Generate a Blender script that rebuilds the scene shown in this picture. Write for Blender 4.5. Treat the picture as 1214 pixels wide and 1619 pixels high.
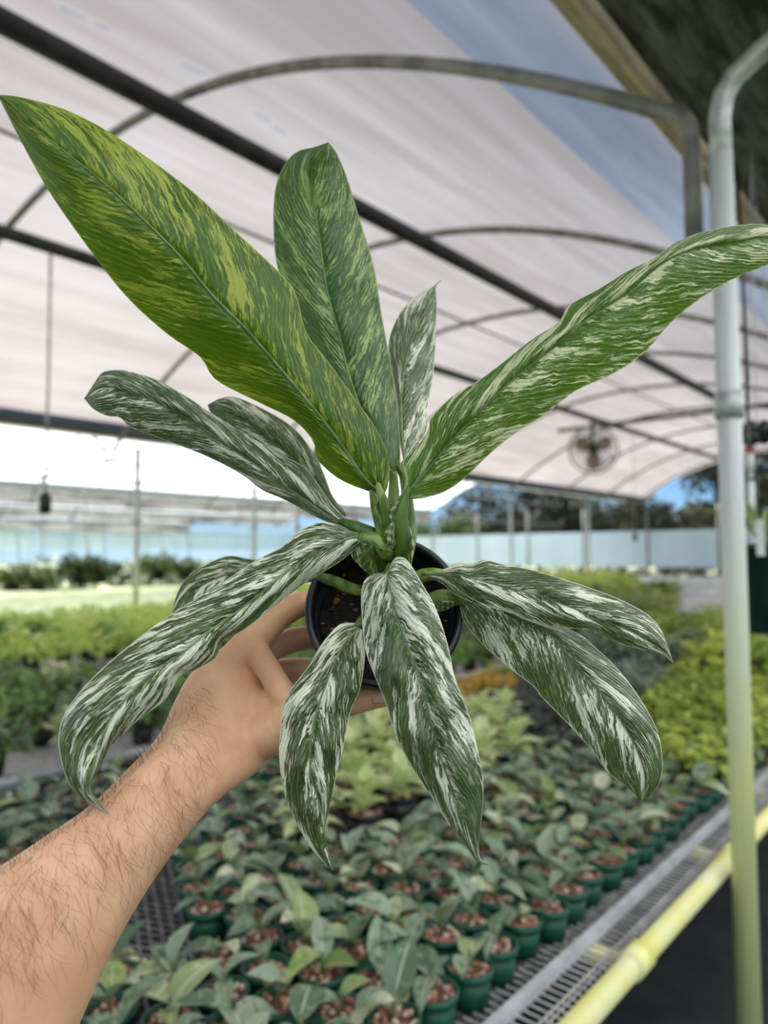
import bpy, bmesh, math, random
import numpy as np
from mathutils import Vector, Matrix
from mathutils.bvhtree import BVHTree

for o in list(bpy.data.objects):
    bpy.data.objects.remove(o)
scene = bpy.context.scene
col = scene.collection

# ------------------------------------------------------------------ camera
W, H, F = 1214.0, 1619.0, 1130.0            # frame and focal length in pixels
YAW, PITCH, ROLL = math.radians(41.3), math.radians(3.25), math.radians(0.3)
CAM = Vector((0.0, 0.0, 1.55))
_fh = Vector((-math.sin(YAW), math.cos(YAW), 0))
RIGHT = Vector((math.cos(YAW), math.sin(YAW), 0))
FWD = _fh * math.cos(PITCH) + Vector((0, 0, 1)) * math.sin(PITCH)
UP = RIGHT.cross(FWD)
_r, _u = RIGHT.copy(), UP.copy()
RIGHT = _r * math.cos(ROLL) - _u * math.sin(ROLL)
UP = _u * math.cos(ROLL) + _r * math.sin(ROLL)
cd = bpy.data.cameras.new('camera')
cam = bpy.data.objects.new('camera', cd)
col.objects.link(cam)
M = Matrix((RIGHT, UP, -FWD)).transposed().to_4x4()
M.translation = CAM
cam.matrix_world = M
cd.sensor_fit = 'VERTICAL'
cd.sensor_height = 24.0
cd.lens = 24.0 * F / H
cd.clip_start = 0.02
cd.clip_end = 400
cd.dof.use_dof = True
cd.dof.focus_distance = 0.49
cd.dof.aperture_fstop = (cd.lens / 1000.0) / 0.0055
scene.camera = cam

# ------------------------------------------------------------------ light
wd = bpy.data.worlds.new('world')
scene.world = wd
wd.use_nodes = True
nt = wd.node_tree
geo = nt.nodes.new('ShaderNodeTexCoord')
sep = nt.nodes.new('ShaderNodeSeparateXYZ'); nt.links.new(geo.outputs['Generated'], sep.inputs[0])
rmp = nt.nodes.new('ShaderNodeValToRGB'); nt.links.new(sep.outputs[2], rmp.inputs[0])
rmp.color_ramp.elements[0].position = 0.0; rmp.color_ramp.elements[0].color = (.42, .60, .72, 1)      # clear blue sky, a little paler at the horizon
rmp.color_ramp.elements[1].position = 1.0; rmp.color_ramp.elements[1].color = (.10, .26, .62, 1)
e_ = rmp.color_ramp.elements.new(.10); e_.color = (.16, .38, .68, 1)
nt.links.new(rmp.outputs[0], nt.nodes['Background'].inputs[0])
nt.nodes['Background'].inputs[1].default_value = 0.95
sl = bpy.data.lights.new('sun', 'SUN')
sl.energy = 7.0
sl.angle = math.radians(1.0)
sl.color = (1.0, 0.95, 0.87)
sun = bpy.data.objects.new('sun', sl)
col.objects.link(sun)
sun_from = Vector((-0.60, 0.25, 0.95)).normalized()
sun.rotation_euler = sun_from.to_track_quat('Z', 'Y').to_euler()
vs = scene.view_settings
vs.view_transform = 'Standard'
vs.look = 'None'
vs.gamma = 1.0
vs.use_curve_mapping = False
vs.exposure = 0.62

# ------------------------------------------------------------------ helpers
rng = random.Random(7)
def P(px, py, d):
    return CAM + FWD * d + RIGHT * ((px - W / 2) / F * d) - UP * ((py - H / 2) / F * d)
def ray(px, py):
    return FWD + RIGHT * ((px - W / 2) / F) - UP * ((py - H / 2) / F)
def on_z(px, py, z):
    r = ray(px, py); return CAM + r * ((z - CAM.z) / r.z)
def on_x(px, py, x):
    r = ray(px, py); return CAM + r * ((x - CAM.x) / r.x)
def on_y(px, py, y):
    r = ray(px, py); return CAM + r * ((y - CAM.y) / r.y)
def project(p):
    v = Vector(p) - CAM; d = v.dot(FWD)
    if d < 0.05: return None
    return W / 2 + F * v.dot(RIGHT) / d, H / 2 - F * v.dot(UP) / d, d
def inside(p, poly):
    x, y = p; c = False; j = len(poly) - 1
    for i in range(len(poly)):
        xi, yi = poly[i]; xj, yj = poly[j]
        if (yi > y) != (yj > y) and x < (xj - xi) * (y - yi) / (yj - yi) + xi: c = not c
        j = i
    return c

def tag(o, label=None, cat=None, group=None, kind=None):
    if label: o['label'] = label
    if cat: o['category'] = cat
    if group: o['group'] = group
    if kind: o['kind'] = kind
    return o
def empty(name, loc=(0, 0, 0), rz=0):
    o = bpy.data.objects.new(name, None)
    col.objects.link(o); o.location = loc; o.rotation_euler = (0, 0, rz)
    o.empty_display_size = 0.02
    return o
class MB:
    """collects shapes; build() links them as one mesh object"""
    def __init__(s): s.v = []; s.f = []; s.m = []; s.mi = 0
    def add(s, v, f):
        o = len(s.v); s.v += [tuple(p) for p in v]
        s.f += [tuple(i + o for i in q) for q in f]; s.m += [s.mi] * len(f); return s
    def box(s, a, b):
        (x0, y0, z0), (x1, y1, z1) = a, b
        return s.add([(x0,y0,z0),(x1,y0,z0),(x1,y1,z0),(x0,y1,z0),(x0,y0,z1),(x1,y0,z1),(x1,y1,z1),(x0,y1,z1)],
                     [(0,3,2,1),(4,5,6,7),(0,1,5,4),(1,2,6,5),(2,3,7,6),(3,0,4,7)])
    def tube(s, pts, r, n=8, cap=True):
        pts = [Vector(p) for p in pts]
        rs = r if isinstance(r, (list, tuple)) else [r] * len(pts)
        t0 = (pts[1] - pts[0]).normalized()
        up = Vector((0, 0, 1)) if abs(t0.z) < 0.9 else Vector((1, 0, 0))
        nrm = up.cross(t0).normalized(); v = []; f = []
        for i, p in enumerate(pts):
            t = (pts[min(i+1, len(pts)-1)] - pts[max(i-1, 0)]).normalized()
            nrm = (nrm - t * nrm.dot(t)).normalized(); b = t.cross(nrm)
            for k in range(n):
                a = 2 * math.pi * k / n
                v.append(p + (nrm * math.cos(a) + b * math.sin(a)) * rs[i])
        for i in range(len(pts) - 1):
            for k in range(n):
                f.append((i*n+k, i*n+(k+1) % n, (i+1)*n+(k+1) % n, (i+1)*n+k))
        if cap:
            f.append(tuple(range(n))[::-1]); f.append(tuple(range((len(pts)-1)*n, len(pts)*n)))
        return s.add(v, f)
    def lathe(s, prof, n=16, close=False, loc=(0, 0, 0)):
        v = []; f = []; L = Vector(loc)
        for r, z in prof:
            for k in range(n):
                a = 2 * math.pi * k / n; v.append((L.x + r*math.cos(a), L.y + r*math.sin(a), L.z + z))
        m = len(prof)
        for i in range(m - 1):
            for k in range(n):
                f.append((i*n+k, i*n+(k+1) % n, (i+1)*n+(k+1) % n, (i+1)*n+k))
        if close:
            f.append(tuple(range(n))[::-1]); f.append(tuple(range((m-1)*n, m*n)))
        return s.add(v, f)
    def blob(s, c, r, seed=0, sq=(1, 1, 1)):
        rr = random.Random(seed); c = Vector(c)
        g = (1 + 5 ** .5) / 2
        vv = [(-1,g,0),(1,g,0),(-1,-g,0),(1,-g,0),(0,-1,g),(0,1,g),(0,-1,-g),(0,1,-g),(g,0,-1),(g,0,1),(-g,0,-1),(-g,0,1)]
        ff = [(0,11,5),(0,5,1),(0,1,7),(0,7,10),(0,10,11),(1,5,9),(5,11,4),(11,10,2),(10,7,6),(7,1,8),(3,9,4),(3,4,2),(3,2,6),(3,6,8),(3,8,9),(4,9,5),(2,4,11),(6,2,10),(8,6,7),(9,8,1)]
        v = []
        for q in vv:
            k = r / 1.9 * rr.uniform(.75, 1.2); v.append((c.x+q[0]*k*sq[0], c.y+q[1]*k*sq[1], c.z+q[2]*k*sq[2]))
        return s.add(v, ff)
    def mesh(s, name, mats, smooth=True):
        me = bpy.data.meshes.new(name); me.from_pydata(s.v, [], s.f)
        mats = mats if isinstance(mats, (list, tuple)) else [mats]
        for m in mats: me.materials.append(m)
        if len(mats) > 1: me.polygons.foreach_set('material_index', s.m)
        if smooth: me.polygons.foreach_set('use_smooth', [True] * len(me.polygons))
        me.update(); return me
    def build(s, name, mats, parent=None, smooth=True, loc=None):
        return link(name, s.mesh(name, mats, smooth), parent, loc)
def link(name, me, parent=None, loc=None):
    o = bpy.data.objects.new(name, me); col.objects.link(o)
    if parent is not None: o.parent = parent
    if loc is not None: o.location = loc
    return o
def world_child(o, parent):
    """parent a mesh given in world coordinates under an Empty elsewhere"""
    o.parent = parent
    o.matrix_parent_inverse = (Matrix.Translation(parent.location) @ parent.rotation_euler.to_matrix().to_4x4()).inverted()
    return o

# ------------------------------------------------------------------ materials
def S(r, g, b):
    c = lambda x: ((x/255+.055)/1.055)**2.4 if x > 10 else x/255/12.92
    return (c(r), c(g), c(b), 1)
class NT:
    def __init__(s, name):
        s.m = bpy.data.materials.new(name); s.m.use_nodes = True; s.t = s.m.node_tree
        s.t.nodes.clear(); s.out = s.n('ShaderNodeOutputMaterial')
    def n(s, typ, **k):
        x = s.t.nodes.new(typ)
        for a, b in k.items(): setattr(x, a, b)
        return x
    def l(s, a, b): s.t.links.new(a, b)
    def put(s, sock, val):
        if hasattr(val, 'node'): s.l(val, sock)
        else: sock.default_value = val
    def math(s, op, a, b=0.0, c=0.0, clamp=False):
        x = s.n('ShaderNodeMath', operation=op, use_clamp=clamp)
        for i, q in enumerate((a, b, c)): s.put(x.inputs[i], q)
        return x.outputs[0]
    def mix(s, f, a, b):
        x = s.n('ShaderNodeMix', data_type='RGBA')
        s.put(x.inputs[0], f); s.put(x.inputs[6], a); s.put(x.inputs[7], b); return x.outputs[2]
    def smooth(s, v, lo, hi):
        x = s.n('ShaderNodeMapRange', interpolation_type='SMOOTHSTEP')
        s.put(x.inputs[0], v); s.put(x.inputs[1], lo); s.put(x.inputs[2], hi); return x.outputs[0]
    def noise(s, vec, scale=5.0, detail=3.0, rough=.5):
        x = s.n('ShaderNodeTexNoise'); s.put(x.inputs['Vector'], vec)
        x.inputs['Scale'].default_value = scale; x.inputs['Detail'].default_value = detail; x.inputs['Roughness'].default_value = rough
        return x.outputs[0]
    def comb(s, x, y, z):
        c = s.n('ShaderNodeCombineXYZ')
        for i, q in enumerate((x, y, z)): s.put(c.inputs[i], q)
        return c.outputs[0]
    def coords(s, kind='Object'): return s.n('ShaderNodeTexCoord').outputs[kind]
    def scaled(s, vec, sc):
        x = s.n('ShaderNodeMapping'); s.l(vec, x.inputs[0]); x.inputs['Scale'].default_value = sc; return x.outputs[0]
    def bump(s, h, strength=.3, dist=.01):
        x = s.n('ShaderNodeBump'); s.put(x.inputs['Height'], h)
        x.inputs['Strength'].default_value = strength; x.inputs['Distance'].default_value = dist; return x.outputs[0]
    def bsdf(s, colr, rough=.5, metal=0.0, normal=None, spec=.5, transl=None, transl_col=None, sss=0, sheen=0):
        p = s.n('ShaderNodeBsdfPrincipled')
        s.put(p.inputs['Base Color'], colr); s.put(p.inputs['Roughness'], rough); s.put(p.inputs['Metallic'], metal)
        p.inputs['Specular IOR Level'].default_value = spec
        if normal is not None: s.l(normal, p.inputs['Normal'])
        if sss:
            p.inputs['Subsurface Weight'].default_value = sss; p.inputs['Subsurface Radius'].default_value = (1, .35, .2); p.inputs['Subsurface Scale'].default_value = .004
        o = p.outputs[0]
        if transl:
            t = s.n('ShaderNodeBsdfTranslucent'); s.put(t.inputs[0], transl_col if transl_col is not None else colr)
            mx = s.n('ShaderNodeMixShader'); s.put(mx.inputs[0], transl); s.l(o, mx.inputs[1]); s.l(t.outputs[0], mx.inputs[2]); o = mx.outputs[0]
        s.l(o, s.out.inputs[0]); return s.m
def simple(name, c1, c2=None, scale=20, rough=.5, metal=0, bump=0, spec=.5, stretch=(1, 1, 1), lo=.35, hi=.65, transl=None):
    t = NT(name); v = t.scaled(t.coords(), stretch)
    n = t.noise(v, scale, 4, .6)
    c = t.mix(t.smooth(n, lo, hi), c1, c2 or c1)
    return t.bsdf(c, rough, metal, t.bump(n, bump) if bump else None, spec, transl)
MAT = {}
MAT['galv'] = simple('galvanised_pipe', S(150, 150, 148), S(196, 198, 198), 14, .45, .35, .05)
MAT['hoop'] = simple('dull_hoop_pipe', S(112, 110, 104), S(150, 147, 140), 10, .55, .2, .05)
MAT['black_pipe'] = simple('black_pipe', S(40, 41, 42), S(58, 58, 58), 8, .6)
MAT['gutter'] = simple('weathered_gutter', S(58, 64, 62), S(126, 132, 128), 9, .6, .3, .1, stretch=(3, .6, 3))
MAT['gutter_far'] = simple('grey_gutter', S(70, 62, 56), S(92, 84, 78), 6, .7)
MAT['shade_roll'] = simple('grey_shade_roll', S(120, 112, 108), S(196, 190, 188), 1.4, .9, stretch=(1, .6, 4), lo=.4, hi=.55)
MAT['board'] = simple('pale_board', S(240, 222, 194), S(206, 186, 156), 12, .7, 0, .1, stretch=(4, .5, 4))
MAT['yellow'] = simple('yellow_paint', S(238, 230, 124), S(250, 246, 196), 9, .4, 0, .03, lo=.3, hi=.75)
MAT['strip'] = simple('steel_strip', S(186, 188, 190), S(212, 213, 215), 15, .4, .2)
MAT['mesh'] = simple('bench_mesh', S(170, 168, 164), S(206, 204, 200), 25, .5, .15)
MAT['mat'] = simple('black_ground_cloth', S(18, 19, 21), S(36, 35, 36), 5, .9, 0, .2)
MAT['pan'] = simple('dull_expanded_metal', S(96, 94, 92), S(132, 130, 126), 25, .6, .2)
MAT['pale_ground'] = simple('pale_ground', S(190, 192, 150), S(150, 160, 112), 1.2, .9)
MAT['white'] = simple('white_plastic', S(216, 218, 214), S(236, 236, 232), 6, .5)
MAT['red'] = simple('red_plastic', S(170, 20, 26), S(190, 30, 34), 6, .4)
MAT['dark_plastic'] = simple('dark_plastic', S(22, 26, 26), S(34, 38, 37), 12, .4)
def film(name, c1, c2, tr, stretch=(4, .35, 4), patches=False):
    t = NT(name); co = t.coords()
    n = t.noise(t.scaled(co, stretch), 1.3, 5, .6)
    n2 = t.noise(co, .35, 2, .5)
    c = t.mix(t.smooth(t.math('ADD', n, t.math('MULTIPLY', n2, .8)), .65, 1.15), c1, c2)
    d = t.n('ShaderNodeBsdfDiffuse'); t.l(c, d.inputs[0])
    b = t.n('ShaderNodeBsdfTranslucent'); t.l(c, b.inputs[0])
    mx = t.n('ShaderNodeMixShader'); mx.inputs[0].default_value = tr
    t.l(d.outputs[0], mx.inputs[1]); t.l(b.outputs[0], mx.inputs[2]); t.l(mx.outputs[0], t.out.inputs[0])
    return t.m
MAT['film'] = film('shade_cloth_film', (.26, .229, .210, 1), (.35, .318, .298, 1), .75)
MAT['film_blue'] = film('single_film', (.15, .17, .20, 1), (.25, .27, .31, 1), .75, (3, .5, 3))
MAT['film_clear'] = film('clear_film', (.86, .87, .87, 1), (.92, .93, .92, 1), .85)
MAT['film_tear'] = film('blue_tear', (.72, .84, .96, 1), (.80, .90, .98, 1), .97)
MAT['film_fill'] = film('fill_film', (.74, .73, .71, 1), (.82, .81, .79, 1), .85)  # unseen roof over the aisle, film made brighter to fill plant and hand
MAT['curtain'] = film('pale_curtain_film', (.60, .70, .76, 1), (.72, .80, .84, 1), .35, (1, 1, .2))
# ------------------------------------------------------------------ setting
XP = -0.555                   # line of posts at the bench edge
HALF = 3.75; XC = XP - HALF   # half width and centre of the house in view
def arch_z(d): return 2.78 + 1.27 * (1 - min(abs(d), 1.0) ** 2.15)
Y0, Y1 = -5.5, 20.0
m = MB(); m.box((-9.4, -6, -.04), (9, 21, 0)); tag(m.build('floor', MAT['mat'], smooth=False), 'black woven ground cloth under the benches', kind='structure')
m = MB(); m.box((-120, -60, -.08), (60, 120, -.045)); tag(m.build('ground', MAT['pale_ground'], smooth=False), 'pale grassy ground beyond the greenhouse', kind='structure')

def film_strip(xa, xb, xc, name, mat, n=24, off=.035, y0=Y0, y1=Y1, th=None):
    xs = [xa + (xb - xa) * i / n for i in range(n + 1)]; ny = 26; v = []; f = []
    for j in range(ny + 1):
        y = y0 + (y1 - y0) * j / ny
        for x in xs:
            sag = .012 * math.sin(y * 3.4) * (1 - abs((x - xc) / HALF) ** 2)
            v.append((x, y, arch_z((x - xc) / HALF) + off + sag))
    k = n + 1
    for j in range(ny):
        for i in range(n): f.append((j*k+i, j*k+i+1, (j+1)*k+i+1, (j+1)*k+i))
    return MB().add(v, f).build(name, mat)
def hoop_path(xc, leg_l=.2, leg_r=.2):
    pts = []; N = 40
    for i in range(N + 1):
        d = -1 + 2 * i / N; pts.append(Vector((xc + d * (HALF - .16), 0, arch_z(d * .985))))
    el = xc - HALF + .075; er = xc + HALF - .075; zl = arch_z(.985)
    left = [Vector((el, 0, zl - leg_l)), Vector((el, 0, zl - .14)), Vector((el + .008, 0, zl - .07)), Vector((el + .035, 0, zl - .025))]
    right = [Vector((er - .035, 0, zl - .025)), Vector((er - .008, 0, zl - .07)), Vector((er, 0, zl - .14)), Vector((er, 0, zl - leg_r))]
    return left + pts + right
HY = [-4.5, -2.33, -.15] + [2.03 + 2.18 * i for i in range(9)]
# the roof of the house in view: shade cloth film, a bare strip of film along the gutter, hoops as parts
ceil = film_strip(XC - HALF + .22, -1.43, XC, 'ceiling', MAT['film'], 30)
tag(ceil, 'off-white shade cloth and film roof over the benches', kind='structure')
fb = film_strip(-1.43, XP - .27, XC, 'bare_film_strip', MAT['film_blue'], 8); fb.parent = ceil
hm = MB().tube(hoop_path(XC), .024, 10).mesh('hoop', MAT['hoop'])
hm_post = MB().tube(hoop_path(XC, .2, .46), .025, 12).mesh('hoop', MAT['hoop'])
for y in HY: link('hoop', hm_post if abs(y - 2.03) < .01 else hm, ceil, (0, y, 0))
for d in (0.0,):                       # thin purlins that run along the roof
    x = XC + d * HALF; m = MB(); m.tube([(x, Y0, arch_z(d) - .045), (x, Y1, arch_z(d) - .045)], .014, 8); m.build('purlin', MAT['hoop'], ceil)
def on_film(px, py, off):
    r = ray(px, py); t = 1.0
    for _ in range(400):
        p = CAM + r * t
        if p.z > arch_z((p.x - XC) / HALF) + off: break
        t += .02
    return p
for (xa, ya), (xb, yb) in (((95, 12), (135, 30)), ((150, 36), (172, 48)), ((285, 102), (325, 118)), ((402, 178), (428, 194)), ((432, 200), (455, 214))):  # blue showing through tears in the cloth, added as pale quads under it
    a, b = on_film(xa, ya, .012), on_film(xb, yb, .012); w_ = Vector((.012, 0, .004)); m = MB()
    m.add([a - w_, a + w_, b + w_ * .6, b - w_ * .6], [(0, 1, 2, 3)])
    m.build('roof_tear', MAT['film_tear'], ceil, False)
# neighbouring roofs to both sides
PITCHX = 2 * HALF
for k, (xc, lab) in enumerate([(XC - PITCHX, 'clear film roof of the next house beyond the grey gutter'), (XC - 2 * PITCHX, 'clear film roof two houses beyond'),
                               (XC - 3 * PITCHX, 'clear film roof three houses beyond'), (XC + PITCHX, 'film roof of the house over the aisle')]):
    mt = MAT['film_clear'] if k < 3 else MAT['film_fill']
    c = film_strip(xc - HALF + .2, xc + HALF - .2, xc, 'ceiling', mt, 16)
    tag(c, lab, kind='structure')
    for y in HY[2 if k < 3 else 0:]:
        if k == 3 and abs(y - 2.03) < .01: continue
        o = link('hoop', hm, c, (xc - XC, y, 0))
    if k < 3:
        for zz in (2.35, 2.95):
            m = MB(); m.tube([(xc + 1.5, -4, zz), (xc + 1.5, 20, zz)], .015, 6); m.build('cable', MAT['hoop'], c)
        for dd in (-.5, .5):
            m = MB(); m.tube([(xc + dd*HALF, -4, arch_z(dd)-.05), (xc + dd*HALF, 20, arch_z(dd)-.05)], .018, 6); m.build('purlin', MAT['hoop'], c)
# gutters
def gutter(x, mat, label, y1=Y1 + .3):
    m = MB(); a = .22; z = 3.00
    prof = [(-a, z + .20), (-a + .02, z + .05), (-.12, z), (.12, z), (a - .02, z + .05), (a, z + .20), (a + .04, z + .20), (a + .02, z + .02), (.13, z - .03), (-.13, z - .03), (-a - .02, z + .02), (-a - .04, z + .20)]
    n = len(prof); v = []; f = []
    ys = [Y0 - .3, y1]
    for y in ys: v += [(x + p, y, q) for p, q in prof]
    for i in range(n): f.append((i, (i + 1) % n, n + (i + 1) % n, n + i))
    m.add(v, f); g = m.build('trim_1', mat, smooth=False); tag(g, label, kind='structure'); return g
g = gutter(XP + .02, MAT['gutter'], 'dark weathered metal roof gutter over the aisle post')
for i in range(9):                          # pale batten boards that clamp the film along the gutter
    y = Y0 + i * 2.85; m = MB(); m.box((XP - .285, y, 2.97), (XP - .245, y + 2.82, 3.07)); m.build('batten', MAT['board'], g, False)
for i in range(9):
    y = Y0 + i * 2.85; m = MB(); m.box((XP + .285, y, 2.97), (XP + .325, y + 2.82, 3.07)); m.build('batten', MAT['board'], g, False)
gutter(XC - HALF, MAT['gutter_far'], 'grey gutter along the far side of the house')
for k in (1, 2, 3):
    gg = gutter(XC - HALF - PITCHX * k, MAT['gutter_far'], ['first', 'second', 'third'][k-1] + ' grey gutter between the houses beyond')
    xg = XC - HALF - PITCHX * k
    for q in range(6):
        y = -5 + q * 4.2; m = MB(); m.box((xg - .05, y, 2.60 if k != 2 else 2.72), (xg + .05, y + 4.15, 2.93)); m.build('shade_roll', MAT['shade_roll'], gg, False)

# posts
def post(x, y, top, label, yellow_to=0.0, r=.03):
    t = empty('support_post', (x, y, 0))
    p = post_mat
    m = MB(); m.tube([(0, 0, 0), (0, 0, top)], r, 16); m.build('pipe', p, t)
    m = MB(); m.tube([(0, 0, 0), (0, 0, .012)], .07, 12); m.build('foot_plate', MAT['galv'], t)
    m = MB(); m.tube([(0, 0, 1.90), (0, 0, 1.97)], r + .006, 16); m.build('collar', MAT['galv'], t)
    tag(t, label, 'post', 'greenhouse support posts'); return t
t_ = NT('yellowed_post'); co = t_.coords(); sx = t_.n('ShaderNodeSeparateXYZ'); t_.l(co, sx.inputs[0])
nz = t_.noise(t_.scaled(co, (8, 8, 1.5)), 3, 4, .6)
f_ = t_.smooth(t_.math('ADD', sx.outputs[2], t_.math('MULTIPLY', nz, .5)), 1.05, 2.0)
post_mat = t_.bsdf(t_.mix(f_, t_.mix(nz, S(242, 238, 136), S(236, 236, 184)), t_.mix(nz, S(168, 174, 172), S(212, 216, 214))), .45, .1, spec=.4)
pb = P(1164, 1000, 1.86)
PX, PY = pb.x, pb.y
post(PX, PY, 2.62, 'pale pipe post with yellowed foot beside the bench rail')
# the next roof's hoop continues the post, bending over the aisle
m = MB(); z = 2.78
m.tube([(PX, PY, 2.55), (PX, PY, 2.72), (PX + .012, PY, 2.78), (PX + .04, PY, 2.82), (PX + .13, PY, 2.87), (PX + .4, PY, 2.985)] + [(PX + .4 + (i+1)*.3, PY, 2.78 + 1.27*(1 - (1-(.4+(i+1)*.3)/HALF)**2.15) - .05) for i in range(2)], .029, 14)
tag(m.build('bent_hoop_pipe', MAT['galv']), 'bent galvanised hoop pipe rising from the post over the aisle', 'pipe')
for i, px in enumerate((217, 402, 470)):
    b = on_x(px, 790, XC - HALF + .05)
    post(b.x, b.y, 2.84, ['thin post under the grey gutter beside the hanging baskets', 'second post along the grey gutter', 'third post along the grey gutter'][i], r=.034)
for i, y in enumerate((9.5, 13.2, 16.9)):
    post(XC - HALF + .05, y, 2.84, ['fourth', 'fifth', 'sixth'][i] + ' post along the grey gutter', r=.034)

# overhead pipes, the cross bar and droppers
def bar(name, pts, r, mat, label, cat, group=None, n=10):
    m = MB(); m.tube(pts, r, n); return tag(m.build(name, mat), label, cat, group)
XA, ZA = -3.18, 3.86
XB, ZB = -5.25, 3.83
bar('overhead_pipe', [(XA, Y0, ZA), (XA, 4, ZA - .02), (XA, 11.5, ZA - .07)], .058, MAT['black_pipe'], 'thick black pipe under the roof, passing nearest the camera', 'pipe', 'black overhead pipes')
bar('overhead_pipe', [(XB, Y0, ZB), (XB, 6, ZB - .02), (XB, 18.6, ZB - .06)], .050, MAT['black_pipe'], 'black pipe under the roof carrying the fan', 'pipe', 'black overhead pipes')
bar('cross_bar', [(-6.0, 11.55, ZB - .13), (XB, 11.55, ZB - .13), (XA, 11.55, ZA - .16), (-2.5, 11.55, ZA - .17)], .035, MAT['black_pipe'], 'black cross bar between the overhead pipes', 'bar')
for i, (px, py, xx, l) in enumerate([(80, 400, XB, 'thin dropper wire with a dark weight at its end'), (560, 640, XB, 'thin dropper wire near the fan'), (1000, 700, XB, 'thin dropper wire beyond the fan')]):
    b = on_x(px, py, xx); t = empty('dropper', (b.x, b.y, ZB - .03))
    L = (ZB - .03) - (2.0 if i == 0 else 1.9)
    m = MB(); m.tube([(0, 0, 0), (.01, 0, -L * .5), (0, 0, -L)], .011 if i == 0 else .007, 6); m.build('wire', MAT['galv'], t)
    m = MB(); m.lathe([(.018, -L - .16), (.04, -L - .15), (.045, -L - .03), (.015, -L)], 10, True); m.build('weight', MAT['dark_plastic'], t)
    tag(t, l, 'wire')

# the air fan
fc = P(938, 711, 12.2); fr = .40
fan = empty('circulation_fan', fc, math.radians(20))
m = MB()
for k in range(5):
    rr = fr * (k + 1) / 5
    for s_ in (-1, 1):
        yy = s_ * (.11 - .05 * (k / 4) ** 2)
        m.tube([(rr * math.cos(a * math.pi / 16), yy, rr * math.sin(a * math.pi / 16)) for a in range(33)], .008 if k < 4 else .018, 5, False)
for a in range(16):
    c_, s2 = math.cos(a * math.pi / 8), math.sin(a * math.pi / 8)
    for s_ in (-1, 1): m.tube([(.08 * c_, s_ * .11, .08 * s2), (fr * c_, s_ * .06, fr * s2)], .005, 4, False)
m.build('cage', MAT['galv'], fan)
m = MB(); m.tube([(0, -.16, 0), (0, .05, 0)], .085, 14); m.build('motor', MAT['dark_plastic'], fan)
for k in range(3):
    a = k * 2.094 + .5; c_, s2 = math.cos(a), math.sin(a)
    m = MB(); v = []
    for i in range(6):
        r_ = .07 + .27 * i / 5; w = .05 + .07 * math.sin(math.pi * (i + .6) / 6)
        for s_ in (-1, 1): v.append((r_ * c_ - s_ * w * s2, s_ * .03, r_ * s2 + s_ * w * c_))
    f = [(2*i, 2*i+1, 2*i+3, 2*i+2) for i in range(5)]
    m.add(v, f); m.build('fan_blade', simple('fan_blade_%d' % k, S(150, 120, 108), S(170, 140, 126), 5), fan)
m = MB(); m.tube([(0, -.12, 0), (0, -.12, ZB - .08 - fc.z)], .03, 8); m.build('hanger', MAT['black_pipe'], fan)
tag(fan, 'round caged air fan hanging from the black pipe', 'fan')

# far end: curtain wall, posts, low white bench front, side curtain of the far left houses
wf = empty('wall_far', (0, 0, 0)); tag(wf, 'pale plastic curtain wall across the far end', kind='structure')
for i in range(9):
    x0 = -17.2 + i * 1.9; m = MB(); m.box((x0, Y1 + .02, 1.10), (x0 + 1.86, Y1 + .05, 2.12)); m.build('curtain_panel', MAT['curtain'], wf, False)
for i in range(10):
    x0 = -17.22 + i * 1.9; m = MB(); m.tube([(x0, Y1, 0), (x0, Y1, 2.8)], .035, 8); m.build('wall_post', MAT['hoop'], wf)
wl = empty('wall_left', (0, 0, 0)); tag(wl, 'pale side curtain of the farthest house', kind='structure')
for i in range(16):
    y0 = -6 + i * 3.2; m = MB(); m.box((-31.4, y0, 1.75), (-31.35, y0 + 3.1, 2.75)); m.build('curtain_panel', MAT['curtain'], wl, False)
# ------------------------------------------------------------------ benches
BZ = .70
rl = on_z(1000, 1517, .71); RX = rl.x                     # yellow rail
SX = on_z(930, 1482, .715).x      # steel strip
BL = RX - 1.85                                            # far long edge of the bench
bench = empty('wire_bench', ((RX + BL) / 2, 6, 0)); bx0 = bench.location.copy()
def bb(m, name, mat, smooth=True):
    o = m.build(name, mat, smooth=smooth); return world_child(o, bench)
m = MB(); m.tube([(RX, -.6, .70), (RX, 12.4, .70)], .024, 14); bb(m, 'edge_rail', MAT['yellow'])['label'] = 'yellow painted edge rail'
m = MB(); m.tube([(BL, -.6, .70), (BL, 12.4, .70)], .022, 10); bb(m, 'edge_rail', MAT['galv'])
m = MB(); m.box((SX - .010, -.6, .70), (SX + .010, 12.4, .722)); bb(m, 'steel_strip', MAT['strip'], False)
c0 = on_z(975, 1507, .70).y; c1 = on_z(1120, 1345, .70).y
cs = c1 - c0
for k in range(-1, 9):
    y = c0 + k * cs
    m = MB(); m.tube([(BL, y, .672), (RX, y, .68)], .021, 10); bb(m, 'cross_tube', MAT['yellow'])
    if -1 < y < 12:
        m = MB(); m.tube([(RX, y - .035, .70), (RX, y + .035, .70)], .029, 14); bb(m, 'clamp', MAT['yellow'])
for k in range(6):
    for x in (RX - .75, BL + .2):
        m = MB(); m.tube([(x, -.4 + k * 2.4, 0), (x, -.4 + k * 2.4, .68)], .022, 8); bb(m, 'leg', MAT['galv'])
m = MB(); y = -.5
while y < 6.5:
    m.tube([(SX - .06, y, .706), (RX, y, .706)], .0027, 4, False); y += .022
m.tube([((RX + SX) / 2, -.6, .702), ((RX + SX) / 2, 12, .702)], .0035, 5)
m.tube([(RX - .04, -.6, .702), (RX - .04, 12, .702)], .0025, 5)
o = bb(m, 'edge_wire_grid', MAT['mesh']); o['kind'] = 'stuff'
m = MB()                                                  # expanded metal top
u = -2.2
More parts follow.
